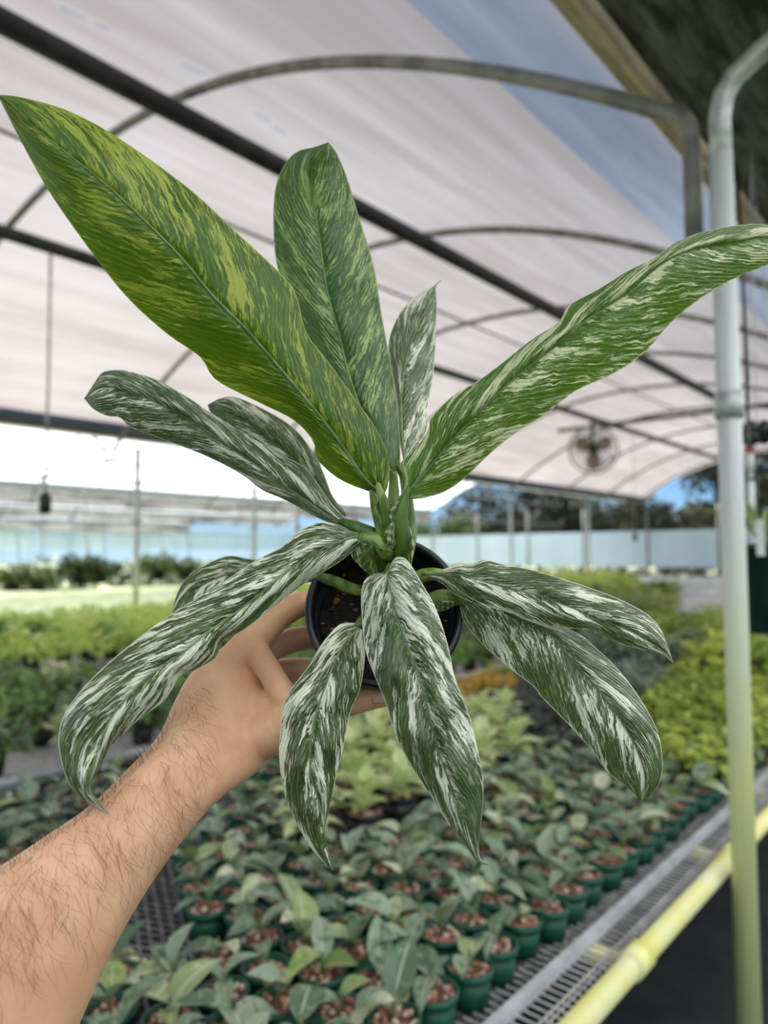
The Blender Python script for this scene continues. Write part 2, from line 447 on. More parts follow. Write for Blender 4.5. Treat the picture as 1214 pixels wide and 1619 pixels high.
while u < 9.0:
    for sgn in (1, -1):
        pts = []
        xa, xb = BL + .02, SX - .01
        ya = u if sgn > 0 else u + (xb - xa) * .5
        yb = u + (xb - xa) * .5 if sgn > 0 else u
        if max(ya, yb) > -.5:
            m.tube([(xa, ya, .70), (xb, yb, .70)], .0035, 4, False)
    u += .028
o = bb(m, 'expanded_metal_top', MAT['pan']); o['kind'] = 'stuff'
tag(bench, 'long wire-mesh growing bench with yellow edge rail', 'bench')
def plain_bench(xa, xb, label, ya=-1.5, yb=15):
    t = empty('growing_bench', ((xa + xb) / 2, (ya + yb) / 2, 0)); h = (xb - xa) / 2; l = (yb - ya) / 2
    m = MB(); m.box((-h, -l, .66), (h, l, .69)); m.build('bench_top', MAT['mesh'], t, False)
    for x in (-h, h):
        m = MB(); m.tube([(x, -l, .69), (x, l, .69)], .024, 8); m.build('edge_rail', MAT['galv'], t)
    for k in range(7):
        for x in (-h + .15, h - .15):
            m = MB(); m.tube([(x, -l + .3 + k * (2*l - .6) / 6, 0), (x, -l + .3 + k * (2*l - .6) / 6, .66)], .022, 8); m.build('leg', MAT['galv'], t)
    tag(t, label, 'bench'); return t
B2 = (BL - 2.2, BL - .42); B3 = (-7.75, B2[0] - .45)
plain_bench(*B2, 'metal growing bench across the aisle behind the arm')
plain_bench(*B3, 'metal growing bench along the grey gutter with bright plants')
# low white bench fronts at the far end
def white_front(x0, x1, y, label):
    t = empty('white_bench_front', ((x0 + x1) / 2, y, 0)); h = (x1 - x0) / 2
    for k in range(4):
        m = MB(); m.box((-h, -.02, .30 + k * .19), (h, .02, .47 + k * .19)); m.build('board', MAT['white'], t, False)
    n = int((x1 - x0) / 1.4) + 1
    for k in range(n + 1):
        m = MB(); m.box((-h + k * 2*h/n - .05, -.06, 0), (-h + k * 2*h/n + .05, -.02, 1.08)); m.build('board_post', MAT['white'], t, False)
    tag(t, label, 'bench front')
white_front(-8.0, .6, 14.6, 'white boarded bench front at the far end of the house')
t = empty('white_bench_front', (-8.0, 5, 0))
for k in range(8):
    m = MB(); m.box((-.02, -7 + k*2.2, .62), (.02, -7 + k*2.2 + 2.17, .86)); m.build('board', MAT['white'], t, False)
for k in range(9):
    m = MB(); m.box((-.05, -7 + k*2.2 - .03, 0), (-.021, -7 + k*2.2 + .03, .86)); m.build('board_post', MAT['galv'], t, False)
tag(t, 'long white boarded kerb below the hanging baskets', 'bench front')

# ------------------------------------------------------------------ small plants
def leaf_mesh(name, mat, L=.06, Wd=.024, curl=.3, fold=.25, nu=6, wob=0):
    v = []; f = []; uv = []
    for i in range(nu + 1):
        t = i / nu; w = Wd * (math.sin(math.pi * t ** .8) ** .8) * .5 if 0 < t < 1 else 0.0004
        x = L * math.sin(curl * t * 1.6) / max(curl * 1.6, .01); z = -L * (1 - math.cos(curl * t * 1.6)) / max(curl * 1.6, .01)
        for k in (-1, -.5, 0, .5, 1):
            v.append((x, k * w, z + abs(k) * w * fold * 2 + wob * math.sin(t * 9 + k) * .003)); uv.append((t, k * .5 + .5))
    for i in range(nu):
        for k in range(4): f.append((i*5+k, (i+1)*5+k, (i+1)*5+k+1, i*5+k+1))
    mb = MB(); mb.add(v, f); me = mb.mesh(name, mat)
    ul = me.uv_layers.new(name='UVMap')
    for lp in me.loops: ul.data[lp.index].uv = uv[lp.vertex_index]
    return me
def small_leaf_mat(name, c1, c2, rib, tr=.25, rough=.28, lo=.4, hi=.65, sc=60):
    t = NT(name); uvn = t.n('ShaderNodeUVMap'); s = t.n('ShaderNodeSeparateXYZ'); t.l(uvn.outputs[0], s.inputs[0])
    av = t.math('ABSOLUTE', t.math('SUBTRACT', s.outputs[1], .5))
    oi = t.n('ShaderNodeObjectInfo')
    n = t.noise(t.coords(), sc, 3, .6)
    c = t.mix(t.smooth(t.math('ADD', n, t.math('MULTIPLY', t.math('SUBTRACT', oi.outputs['Random'], .5), .35)), lo, hi), c1, c2)
    c = t.mix(t.smooth(av, .045, .015), c, rib)
    return t.bsdf(c, rough, transl=tr, spec=.5)
MAT['seed_leaf'] = small_leaf_mat('seedling_leaf', S(98, 124, 92), S(156, 174, 142), S(200, 210, 184))
MAT['pale_leaf'] = small_leaf_mat('pale_seedling_leaf', S(160, 176, 124), S(214, 218, 178), S(230, 232, 200))
MAT['young_leaf'] = small_leaf_mat('young_seedling_leaf', S(126, 150, 84), S(168, 184, 116), S(200, 210, 156))
MAT['lime_leaf'] = small_leaf_mat('lime_leaf', S(194, 212, 132), S(236, 240, 184), S(236, 240, 190), .35)
MAT['pot_green'] = simple('green_pot', S(12, 72, 50), S(18, 84, 60), 8, .45)
MAT['pot_dark'] = MAT['dark_plastic']
t_ = NT('soil_chunks'); n_ = t_.noise(t_.coords(), 90, 3, .6)
MAT['soil'] = t_.bsdf(t_.mix(n_, S(66, 44, 34), S(112, 78, 62)), .9)
MAT['chunk'] = simple('bark_chunk', S(150, 98, 76), S(184, 134, 108), 70, .85)
MAT['perlite'] = simple('perlite', S(200, 176, 156), S(228, 208, 188), 60, .8)
MAT['stem'] = simple('green_stem', S(88, 116, 58), S(112, 140, 76), 40, .5)

def pot_meshes(name, rt, rb, h, mat):
    m = MB(); m.lathe([(0.001, 0), (rb, 0), (rt - .002, h - .014), (rt - .004, h - .014), (rb - .003, .004), (.001, .004)], 18); body = m.mesh('pot', mat)
    m = MB(); m.lathe([(rt - .004, h - .016), (rt + .002, h - .016), (rt + .003, h), (rt - .002, h), (rt - .004, h - .016)], 18); rim = m.mesh('rim', mat)
    return body, rim
SPB, SPR = pot_meshes('seedling', .044, .036, .070, MAT['pot_green'])
def soil_mesh(r, z, n, seed, mats, cs=.006):
    rr = random.Random(seed); m = MB(); m.lathe([(.001, z + .004), (r * .6, z + .003), (r, z)], 14)
    for i in range(n):
        a = rr.uniform(0, 6.283); q = r * math.sqrt(rr.random()) * .9; m.mi = 2 if rr.random() < .33 else 1
        m.blob((q * math.cos(a), q * math.sin(a), z + .004), cs * rr.uniform(.6, 1.25), rr.random())
    return m.mesh('soil', mats, False)
SOILS = [soil_mesh(.041, .057, 34, s, [MAT['soil'], MAT['chunk'], MAT['perlite']]) for s in range(4)]
LEAVES = {}
for nm, mk in (('s', 'seed_leaf'), ('p', 'pale_leaf'), ('y', 'young_leaf')):
    LEAVES[nm] = [leaf_mesh('leaf', MAT[mk], L, w, cu, fo) for L, w, cu, fo in ((.085, .042, .5, .3), (.07, .040, .25, .35), (.095, .042, .8, .2), (.06, .036, .15, .5))]
STEMM = MB().tube([(0, 0, .055), (.002, .001, .08), (0, 0, .102)], [.0035, .003, .0022], 6).mesh('stem', MAT['stem'])
def seedling(loc, label, r):
    t = empty('potted_seedling', loc, r.uniform(0, 6.28))
    b = link('pot', SPB, t); link('rim', SPR, b); link('soil', r.choice(SOILS), t); link('stem', STEMM, t)
    n = r.choice((2, 3, 3, 4)); a0 = r.uniform(0, 6.28)
    q0 = r.random()
    for k in range(n):
        q = r.random(); kind = 'p' if q < .14 else ('y' if q < .19 or q0 < .05 else 's')
        o = link('leaf', r.choice(LEAVES[kind]), t, (0, 0, .076 + .008 * k))
        o.rotation_euler = (r.uniform(-.35, .35), r.uniform(-1.15, -.15), a0 + k * 6.283 / n + r.uniform(-.5, .5))
        s = r.uniform(.8, 1.3); o.scale = (s, s * r.uniform(.85, 1.2), s)
    tag(t, label, 'seedling', 'seedlings in green pots on the wire bench'); return t
ORD = ['first', 'second', 'third', 'fourth', 'fifth', 'sixth', 'seventh', 'eighth', 'ninth', 'tenth', 'eleventh', 'twelfth', 'thirteenth', 'fourteenth', 'fifteenth', 'sixteenth', 'seventeenth', 'eighteenth', 'nineteenth', 'twentieth']
ORD += ['twenty-' + w for w in ORD[:9]] + ['thirtieth'] + ['thirty-' + w for w in ORD[:9]] + ['fortieth'] + ['forty-' + w for w in ORD[:9]] + ['fiftieth'] + ['fifty-' + w for w in ORD[:9]] + ['sixtieth'] + ['sixty-' + w for w in ORD[:9]]
r1 = random.Random(11)
LIME = [(470, 1320), (505, 1130), (800, 1120), (815, 1195), (690, 1265), (600, 1330)]
HOLE = [(150, 1395), (300, 1385), (345, 1450), (300, 1500), (150, 1500)]
ARM = [(-50, 1400), (240, 1210), (420, 1215), (300, 1330), (160, 1560), (110, 1640), (-60, 1640)]
SP = .101; nseed = 0
row = 0; x = SX - .085
while x > BL + .06 and row < 20:
    y = .45; idx = 0
    while y < 3.35:
        jx, jy = x + r1.uniform(-.009, .009), y + (SP / 2 if row % 2 else 0) + r1.uniform(-.009, .009)
        q = project((jx, jy, .79)); y += SP
        if not q or not (-45 < q[0] < 1260 and 1175 < q[1] < 1690): continue
        if inside(q[:2], LIME) or inside(q[:2], HOLE) or inside(q[:2], ARM) or nseed > 296: continue
        seedling((jx, jy, .7035), 'seedling in green pot, %s row in from the steel strip, %s from the front' % (ORD[row], ORD[idx]), r1); idx += 1; nseed += 1
    row += 1; x -= SP * .93
print('seedlings', nseed)

# leafier plants: pot + separate leaves, or pot + one mass of leaves where they are too small to pick apart
PDB, PDR = pot_meshes('plant', .055, .042, .10, MAT['pot_dark'])
LIMEL = [leaf_mesh('leaf', MAT['lime_leaf'], L, w, cu, .25, wob=1) for L, w, cu in ((.13, .062, .55), (.11, .055, .35), (.145, .06, .8))]
def lime_plant(loc, label, r):
    t = empty('lime_plant', loc, r.uniform(0, 6.28)); b = link('pot', PDB, t); link('rim', PDR, b)
    m = SOILS[r.randrange(4)]; o = link('soil', m, t, (0, 0, .03)); o.scale = (1.2, 1.2, 1)
    for k in range(13):
        o = link('leaf', r.choice(LIMEL), t, (0, 0, .09 + .006 * k)); a = k * 2.4 + r.uniform(-.3, .3)
        o.rotation_euler = (r.uniform(-.3, .3), -r.uniform(.2, .5) - k * .065, a); s = r.uniform(.75, 1.15) * (1.05 - .02 * k); o.scale = (s, s, s)
    tag(t, label, 'plant', 'lime green plants on the wire bench')
n = 0
limes = []
y = 1.2
while y < 3.6:
    x = RX - .5
    while x > BL + .08:
        jx, jy = x + r1.uniform(-.02, .02), y + r1.uniform(-.02, .02); q = project((jx, jy, .80))
        if q and inside(q[:2], LIME): limes.append((q[0], q[1], jx, jy))
        x -= .17
    y += .17
limes.sort(key=lambda a: -a[1])
for k, (a, b, jx, jy) in enumerate(limes):
    lime_plant((jx, jy, .7035), 'chartreuse leafy plant below the held pot, %s counting back from the seedlings' % ORD[k], r1)
print('limes', len(limes))

def foliage_mesh(name, mat, n, R, Hh, L, Wd, seed, droop=.5):
    rr = random.Random(seed); mb = MB(); uv = []
    for i in range(n):
        a = rr.uniform(0, 6.283); q = math.sqrt(rr.random()); z = Hh * (.15 + .85 * rr.random()) * (1 - .35 * q * q)
        base = Vector((R * q * .75 * math.cos(a), R * q * .75 * math.sin(a), z * .8)); el = rr.uniform(-.4, 1.0) - droop * q
        d = Vector((math.cos(a) * math.cos(el), math.sin(a) * math.cos(el), math.sin(el))); s = d.cross(Vector((rr.uniform(-.3, .3), rr.uniform(-.3, .3), 1))).normalized(); nn = s.cross(d)
        l = L * rr.uniform(.7, 1.25); w = Wd * rr.uniform(.7, 1.2) * .5
        mb.add([base, base + d*l*.35 + s*w*.9 + nn*w*.3, base + d*l*.35 - s*w*.9 + nn*w*.3, base + d*l*.75 + s*w*.75, base + d*l*.75 - s*w*.75, base + d*l - nn*l*.12, base + d*l*.5 - nn*w*.1],
               [(0, 6, 1), (0, 2, 6), (1, 6, 3), (2, 4, 6), (6, 5, 3), (6, 4, 5)])
        uv += [(0, .5), (.35, 1), (.35, 0), (.75, 1), (.75, 0), (1, .5), (.5, .5)]
    me = mb.mesh(name, mat); ul = me.uv_layers.new(name='UVMap')
    for lp in me.loops: ul.data[lp.index].uv = uv[lp.vertex_index]
    return me
def fm(name, a, b, tr=.3, **k): return small_leaf_mat(name, a, b, b, tr, .45, .35, .65, 30, **k)
KIND = {
 'lime_bush':  ('yellow-green', fm('yellow_green_foliage', S(126, 152, 48), S(200, 210, 92)), 70, .10, .16, .05, .036),
 'dark':   ('dark bronze-green', fm('dark_foliage', S(60, 67, 55), S(96, 99, 87), .1), 80, .10, .11, .045, .022),
 'grey':   ('grey-green', fm('grey_green_foliage', S(104, 118, 96), S(160, 169, 143), .15), 80, .11, .13, .05, .022),
 'gold':   ('orange-yellow', fm('golden_foliage', S(177, 148, 47), S(233, 189, 74), .2), 70, .09, .11, .045, .028),
 'olive':  ('olive-green', fm('olive_foliage', S(140, 157, 67), S(201, 211, 111), .3), 80, .13, .16, .06, .034),
 'mid':    ('mid-green', fm('mid_green_foliage', S(82, 118, 55), S(143, 179, 91), .3), 90, .13, .18, .07, .042),
 'sunlit': ('bright green', fm('sunlit_green_foliage', S(188, 214, 96), S(226, 238, 140), .4), 90, .14, .18, .07, .042),  # sunlight on the far-side bench is put into this leaf colour
 'pale':   ('pale variegated', fm('pale_foliage', S(165, 184, 123), S(245, 245, 196), .3), 60, .11, .15, .07, .04),
}
FM = {k: [foliage_mesh('foliage', v[1], v[2], v[3], v[4], v[5], v[6], s + 1) for s in range(3)] for k, v in KIND.items()}
PNAME = {'lime_bush': 'yellow_green_bush', 'dark': 'bronze_plant', 'grey': 'grey_leaf_plant', 'gold': 'golden_plant', 'olive': 'olive_plant', 'mid': 'green_pot_plant', 'sunlit': 'sunlit_pot_plant', 'pale': 'pale_pot_plant'}
def bush(loc, kind, label, r, group, sc=1.0, pot=True):
    t = empty(PNAME[kind], loc, r.uniform(0, 6.28)); t.scale = (sc, sc, sc)
    b = link('pot', PDB, t); link('rim', PDR, b)
    o = link('foliage', r.choice(FM[kind]), t, (0, 0, .075)); o['kind'] = 'stuff'
    tag(t, label, 'plant', group); return t
r2 = random.Random(5)
LBUSH = [(1000, 1215), (1010, 1105), (1120, 1040), (1300, 1020), (1300, 1220), (1100, 1225)]
DARK = [(640, 1190), (640, 1075), (860, 1065), (1010, 1090), (1005, 1180), (830, 1190)]
GOLD = [(690, 1110), (690, 1060), (800, 1050), (800, 1085)]
def kind_at(q):
    if inside(q[:2], LBUSH): return 'lime_bush'
    if inside(q[:2], GOLD): return 'gold'
    if inside(q[:2], DARK): return 'dark'
    if q[0] > 880 and q[1] > 1030: return 'grey'
    return 'olive'
count = {}; y = 1.6
WHERE = {'lime_bush': 'behind the pale post', 'dark': 'behind the seedlings', 'gold': 'behind the held pot', 'grey': 'between seedlings and olive plants', 'olive': 'along the far bench'}
rowi = 0
while y < 10.2:
    sp = .17 if y < 4.6 else (.30 if y < 7 else .45); x = RX - .2; ci = 0
    while x > BL + .08:
        jx, jy = x + r2.uniform(-.02, .02), y + r2.uniform(-.02, .02); q = project((jx, jy, .82)); x -= sp
        if not q or q[0] > 1262 or q[0] < 330: continue
        if y < 3.35 + .12 and q[1] > 1175 and not inside(q[:2], LBUSH): continue
        if inside(q[:2], LIME): continue
        k = kind_at(q); ci += 1
        if k not in ('lime_bush',) and q[1] > 1180: continue
        bush((jx, jy, .7035), k, '%s plant on the wire bench, row %s from the seedlings, %s from rail' % (KIND[k][0], ORD[rowi], ORD[ci - 1]), r2, KIND[k][0] + ' plants on the wire bench', min(sp / .17 * .95, 1.6))
        count[k] = count.get(k, 0) + 1
    y += sp; rowi += 1
for (xa, xb), bn in ((B2, 2), (B3, 3)):
    y = -.6; rowi = 0
    sp = .29 if bn == 2 else .40
    while y < 13:
        s_ = sp if y < 5 else sp * 1.7
        x = xb - .12; ci = 0; any_ = False
        while x > xa + .08:
            jx, jy = x + r2.uniform(-.03, .03), y + r2.uniform(-.03, .03); q = project((jx, jy, .85)); x -= s_
            if not q or not (-60 < q[0] < 1060): continue
            any_ = True
            if bn == 3: k = 'sunlit' if (r2.random() < .8 or q[1] < 1000) else 'mid'
            else: k = r2.choice(('mid', 'mid', 'mid', 'pale', 'grey')) if q[0] < 520 else r2.choice(('olive', 'mid', 'grey'))
            ci += 1
            bush((jx, jy, .6935), k, '%s plant on the %s bench, row %s from its near end, %s from aisle' % (KIND[k][0], 'middle' if bn == 2 else 'far-side', ORD[rowi], ORD[ci-1]), r2,
                 KIND[k][0] + (' plants on the middle bench' if bn == 2 else ' plants on the far-side bench'), s_ / .29 * 1.0)
            count[(bn, k)] = count.get((bn, k), 0) + 1
        y += s_; rowi += 1 if any_ else 0
print('plants', count)

# hanging baskets beyond the grey gutter
BASK = foliage_mesh('foliage', fm('basket_foliage', S(70, 92, 34), S(128, 148, 66)), 220, .30, .30, .12, .06, 3, .9)
m = MB(); m.lathe([(.001, -.16), (.10, -.16), (.16, .02), (.17, .02), (.17, .04), (.155, .04), (.10, -.13), (.001, -.13)], 16); BPOT = m.mesh('pot', MAT['dark_plastic'])
rail_x = -9.3
bar('hanging_rail', [(rail_x, -2, 2.55), (rail_x, 14, 2.55)], .02, MAT['hoop'], 'thin rail that carries the row of hanging baskets', 'rail')
for k, (px, py, s) in enumerate([(20, 905, .9), (60, 908, .8), (128, 892, 1.15), (157, 894, 1.0), (248, 888, 1.1), (292, 890, .9), (385, 893, 1.0), (520, 893, 1.0)]):
    b = on_x(px, py + 10, rail_x); t = empty('hanging_basket', b); t.scale = (s, s, s); hz = (2.55 - b.z) / s
    link('pot', BPOT, t); o = link('foliage', BASK, t, (0, 0, -.04)); o['kind'] = 'stuff'; o.rotation_euler = (0, 0, k * 1.3)
    for a in range(3):
        c_, s2 = math.cos(a * 2.094), math.sin(a * 2.094); m = MB(); m.tube([(.165 * c_, .165 * s2, .03), (0, 0, hz)], .004, 4); m.build('hanger_wire', MAT['galv'], t)
    tag(t, 'bushy hanging basket in dark pot, %s along the rail from the frame edge' % ORD[k], 'hanging basket', 'hanging baskets beyond the gutter')

# trees beyond the far end
def tree(loc, h, r, mat, label, seed):
    t = empty('tree', loc); rr = random.Random(seed)
    m = MB(); m.tube([(0, 0, 0), (.1, 0, h * .35), (-.05, .1, h * .7)], [.16, .12, .05], 8)
    for k in range(5):
        a = rr.uniform(0, 6.28); z = h * rr.uniform(.35, .6); m.tube([(0, 0, z), (r * .6 * math.cos(a), r * .6 * math.sin(a), z + h * .25)], [.06, .02], 6)
    m.build('trunk', simple('bark_%d' % seed, S(84, 70, 56), S(104, 90, 72), 6, .9), t)
    mb = MB()
    for c in range(14):
        a = rr.uniform(0, 6.28); q = r * math.sqrt(rr.random()) * .8; cc = Vector((q * math.cos(a), q * math.sin(a), h * rr.uniform(.35, .95)))
        for i in range(190):
            d = Vector((rr.gauss(0, 1), rr.gauss(0, 1), rr.gauss(0, .8))).normalized(); p = cc + d * r * .42 * rr.uniform(.5, 1)
            s = Vector((rr.gauss(0, 1), rr.gauss(0, 1), rr.gauss(0, 1))).normalized(); u = s.cross(d).normalized(); l = .16 * rr.uniform(.7, 1.4)
            mb.add([p - s*l, p + u*l*.5, p + s*l, p - u*l*.5], [(0, 1, 2, 3)])
    o = mb.build('crown', mat, t, False); o['kind'] = 'stuff'
    tag(t, label, 'tree', 'trees beyond the greenhouse')
TM = [simple('tree_leaf_%d' % i, a, b, 3, .7, transl=.25) for i, (a, b) in enumerate([(S(44, 48, 32), S(76, 74, 50)), (S(60, 78, 32), S(104, 122, 56)), (S(70, 62, 44), S(104, 94, 70))])]
for k, (px, d, h, r, mi, l) in enumerate([(690, 34, 3.6, 2.6, 1, 'pale green tree seen past the base of the leaves'), (770, 38, 4.9, 3.2, 2, 'brownish tree beyond the far curtain, first from the stem'),
        (850, 33, 4.6, 2.8, 0, 'dark tree beyond the far curtain, second from the stem'), (915, 37, 5.0, 3.0, 2, 'brownish tree beyond the far curtain below the fan'), (985, 33, 4.6, 2.8, 0, 'dark tree beyond the far curtain at the roof end'),
        (1050, 38, 3.5, 2.6, 2, 'brownish tree beyond the far curtain under the sky gap'), (1105, 34, 3.3, 2.4, 0, 'dark tree beside the pale post under the sky gap'), (1190, 30, 6.0, 2.8, 0, 'dark tall tree behind the pale post'), (1140, 46, 4.0, 2.6, 1, 'small green tree far behind the sky gap'), (1290, 28, 7, 3.2, 0, 'dark tall tree at the frame edge past the post')]):
    b = P(px, 873, d); tree((b.x, b.y, -.05), h, r, TM[mi], l, 40 + k)
dark_hedge = fm('dark_shrub_foliage', S(46, 52, 38), S(84, 84, 62), .15)
for k in range(11):
    b = (-15.5 + k * 1.7, Y1 + 2.6 + (k % 2) * .5, -.05); t = empty('shrub', b); o = link('foliage', foliage_mesh('foliage', dark_hedge, 460, 1.15, 1.5, .28, .16, 80 + k), t); o['kind'] = 'stuff'
    m = MB(); m.tube([(0, 0, 0), (0, 0, .8)], .05, 6); m.build('stem', MAT['stem'], t)
    tag(t, 'low dark shrub behind the far curtain, %s counting from the grey gutter end' % ORD[k], 'shrub', 'dark shrubs behind the curtain')
hedge_m = fm('hedge_foliage', S(104, 120, 84), S(150, 160, 120), .3)
for k in range(9):
    t = empty('shrub', (-33.5, -1 + k * 5.2, -.05)); o = link('foliage', foliage_mesh('foliage', hedge_m, 500, 2.6, 1.6, .5, .3, 60 + k), t); o['kind'] = 'stuff'
    m = MB(); m.tube([(0, 0, 0), (0, 0, 1.0)], .08, 6); m.build('stem', MAT['stem'], t)
    tag(t, 'far grey-green shrub below the side curtain, %s along the row' % ORD[k], 'shrub', 'far shrubs')
# ------------------------------------------------------------------ the held plant
def catmull(pts, n):
    """n+1 points evenly spaced by arc length on a smooth curve through pts"""
    p = np.array(pts, float); q = np.vstack([2*p[0]-p[1], p, 2*p[-1]-p[-2]]); out = []
    for i in range(len(p) - 1):
        a, b, c, d = q[i:i+4]
        for t in np.linspace(0, 1, 12, endpoint=False):
            out.append(.5*((2*b) + (c-a)*t + (2*a-5*b+4*c-d)*t*t + (3*b-a-3*c+d)*t**3))
    out.append(p[-1]); out = np.array(out)
    s = np.r_[0, np.cumsum(np.linalg.norm(np.diff(out[:, :2], axis=0), axis=1))]; s /= s[-1]
    u = np.linspace(0, 1, n + 1)
    return np.stack([np.interp(u, s, out[:, k]) for k in range(out.shape[1])], 1)
def lerp_list(lst, u): return np.interp(u, [a for a, _ in lst], [b for _, b in lst])

def variegated(name, dark, mid, cream, amount, tr, tcol, gloss=.33, fine=.5, scale=1.0):
    """leaf blade: uv.x runs along the midrib (in 10 cm), uv.y across (-1..1 stored as 0..1), uv2.x is a seed"""
    t = NT(name); uvn = t.n('ShaderNodeUVMap', uv_map='UVMap'); s = t.n('ShaderNodeSeparateXYZ'); t.l(uvn.outputs[0], s.inputs[0])
    u = s.outputs[0]; v = t.math('SUBTRACT', t.math('MULTIPLY', s.outputs[1], 2), 1); av = t.math('ABSOLUTE', v)
    side = t.math('MULTIPLY', t.math('SIGN', v), 7.3)
    wob = t.math('MULTIPLY', t.math('SUBTRACT', t.noise(t.comb(t.math('MULTIPLY', u, 9), t.math('ADD', t.math('MULTIPLY', v, 3), side), 1.3), 1, 3, .6), .5), .11)
    w = t.math('SUBTRACT', t.math('ADD', u, wob), t.math('MULTIPLY', t.math('POWER', av, 1.15), .62))    # constant along a side vein
    st = t.noise(t.comb(t.math('MULTIPLY', w, 17 * scale), t.math('ADD', t.math('MULTIPLY', av, 1.7), side), 3.1), 1, 4, .65)
    sp = t.noise(t.comb(t.math('MULTIPLY', w, 75 * scale), t.math('ADD', t.math('MULTIPLY', av, 9), side), 9.7), 1, 3, .6)
    bl = t.noise(t.comb(t.math('MULTIPLY', w, 4.5 * scale), t.math('ADD', t.math('MULTIPLY', av, 1.5), side), 5.5), 1, 3, .6)
    k0 = t.math('ADD', t.math('MULTIPLY', st, .55), t.math('MULTIPLY', bl, 1.2))
    k = t.math('ADD', k0, t.math('MULTIPLY', t.math('SUBTRACT', sp, .5), fine))
    th = 1.08 - amount
    cm = t.smooth(k, th, th + .06)
    fleck = t.math('MULTIPLY', t.smooth(sp, .56, .64), t.smooth(k0, th - .22, th - .05))
    cm = t.math('MAXIMUM', cm, t.math('MULTIPLY', fleck, .75))
    gm = t.smooth(t.math('ADD', sp, t.math('MULTIPLY', st, .5)), .62, .9)
    base = t.mix(gm, dark, mid)
    c = t.mix(cm, base, cream)
    rib = t.smooth(av, .05, .02); c = t.mix(t.math('MULTIPLY', rib, .55), c, mid)
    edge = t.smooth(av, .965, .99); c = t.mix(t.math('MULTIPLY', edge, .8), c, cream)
    vein = t.math('SINE', t.math('MULTIPLY', w, 95))
    hgt = t.math('ADD', t.math('MULTIPLY', vein, .22), t.math('MULTIPLY', bl, 1.6))
    hgt = t.math('SUBTRACT', hgt, t.math('MULTIPLY', t.smooth(av, .09, .0), 1.5))
    tc = t.mix(cm, tcol, t.mix(.45, tcol, cream))
    return t.bsdf(c, gloss, 0, t.bump(hgt, .5, .002), .5, tr, tc)
DG, MG, CR = S(44, 64, 31), S(92, 113, 58), S(236, 236, 208)
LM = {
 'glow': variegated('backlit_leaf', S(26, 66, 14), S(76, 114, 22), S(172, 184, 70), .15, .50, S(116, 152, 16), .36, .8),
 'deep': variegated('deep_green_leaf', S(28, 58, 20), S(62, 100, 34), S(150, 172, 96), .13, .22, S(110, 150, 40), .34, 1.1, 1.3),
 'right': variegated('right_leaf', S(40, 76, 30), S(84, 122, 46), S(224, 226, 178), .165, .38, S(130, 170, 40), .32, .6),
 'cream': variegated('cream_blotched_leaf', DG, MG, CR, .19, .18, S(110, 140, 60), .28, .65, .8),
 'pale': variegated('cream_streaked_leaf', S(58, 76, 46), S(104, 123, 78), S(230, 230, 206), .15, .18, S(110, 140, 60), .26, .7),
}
MAT['petiole'] = simple('petiole', S(84, 114, 42), S(156, 176, 96), 130, .35, transl=.2, stretch=(1, 1, .25))
MAT['petiole_d'] = simple('petiole_dark', S(56, 84, 30), S(98, 124, 54), 90, .35, transl=.2, stretch=(1, 1, .3))
MAT['midrib'] = simple('midrib', S(96, 126, 72), S(136, 160, 108), 80, .35, transl=.2)

root = empty('variegated_plant', P(607, 1019, .612))
def pc(o): return world_child(o, root)
# pot: axis leans to the camera
PA = (-FWD * math.cos(math.radians(27)) + UP * math.sin(math.radians(27))).normalized()
rimc = P(608, 960, .522)
q_ = PA.to_track_quat('Z', 'Y'); PM = Matrix.Translation(rimc) @ q_.to_matrix().to_4x4()
def in_pot(mb):
    mb.v = [tuple(PM @ Vector(p)) for p in mb.v]; return mb
R0 = .0585
m = MB(); m.lathe([(.001, -.108), (.041, -.108), (.0425, -.104), (R0 - .004, -.012), (R0 - .006, -.012), (.039, -.10), (.001, -.10)], 48); pot = pc(in_pot(m).build('pot', simple('black_pot', S(16, 20, 22), S(28, 33, 35), 30, .35)))
m = MB(); m.lathe([(R0 - .0065, -.014), (R0 - .003, -.0145), (R0, -.0115), (R0, -.002), (R0 - .0012, 0), (R0 - .004, 0), (R0 - .006, -.003), (R0 - .0065, -.014)], 48); rim = in_pot(m).build('pot_rim', pot.data.materials[0]); world_child(rim, root); rim.parent = pot; rim.matrix_parent_inverse = (root.matrix_basis @ Matrix()).inverted() if False else rim.matrix_parent_inverse
m = MB(); rr = random.Random(3); m.lathe([(.001, -.024), (.03, -.025), (R0 - .009, -.028)], 40)
for i in range(330):
    a = rr.uniform(0, 6.283); q = (R0 - .011) * math.sqrt(rr.random()); m.mi = 1 if rr.random() < .15 else 0
    m.blob((q * math.cos(a), q * math.sin(a), -.0255), rr.uniform(.001, .0029), rr.random(), (rr.uniform(.6, 1.8), rr.uniform(.6, 1.3), .7))
o = pc(in_pot(m).build('soil', [simple('dark_peat', S(26, 20, 17), S(44, 34, 28), 200, .95), simple('bark_chip', S(112, 78, 56), S(146, 106, 80), 120, .8), MAT['perlite']], smooth=False)); o['label'] = 'dark potting soil with bark chips'

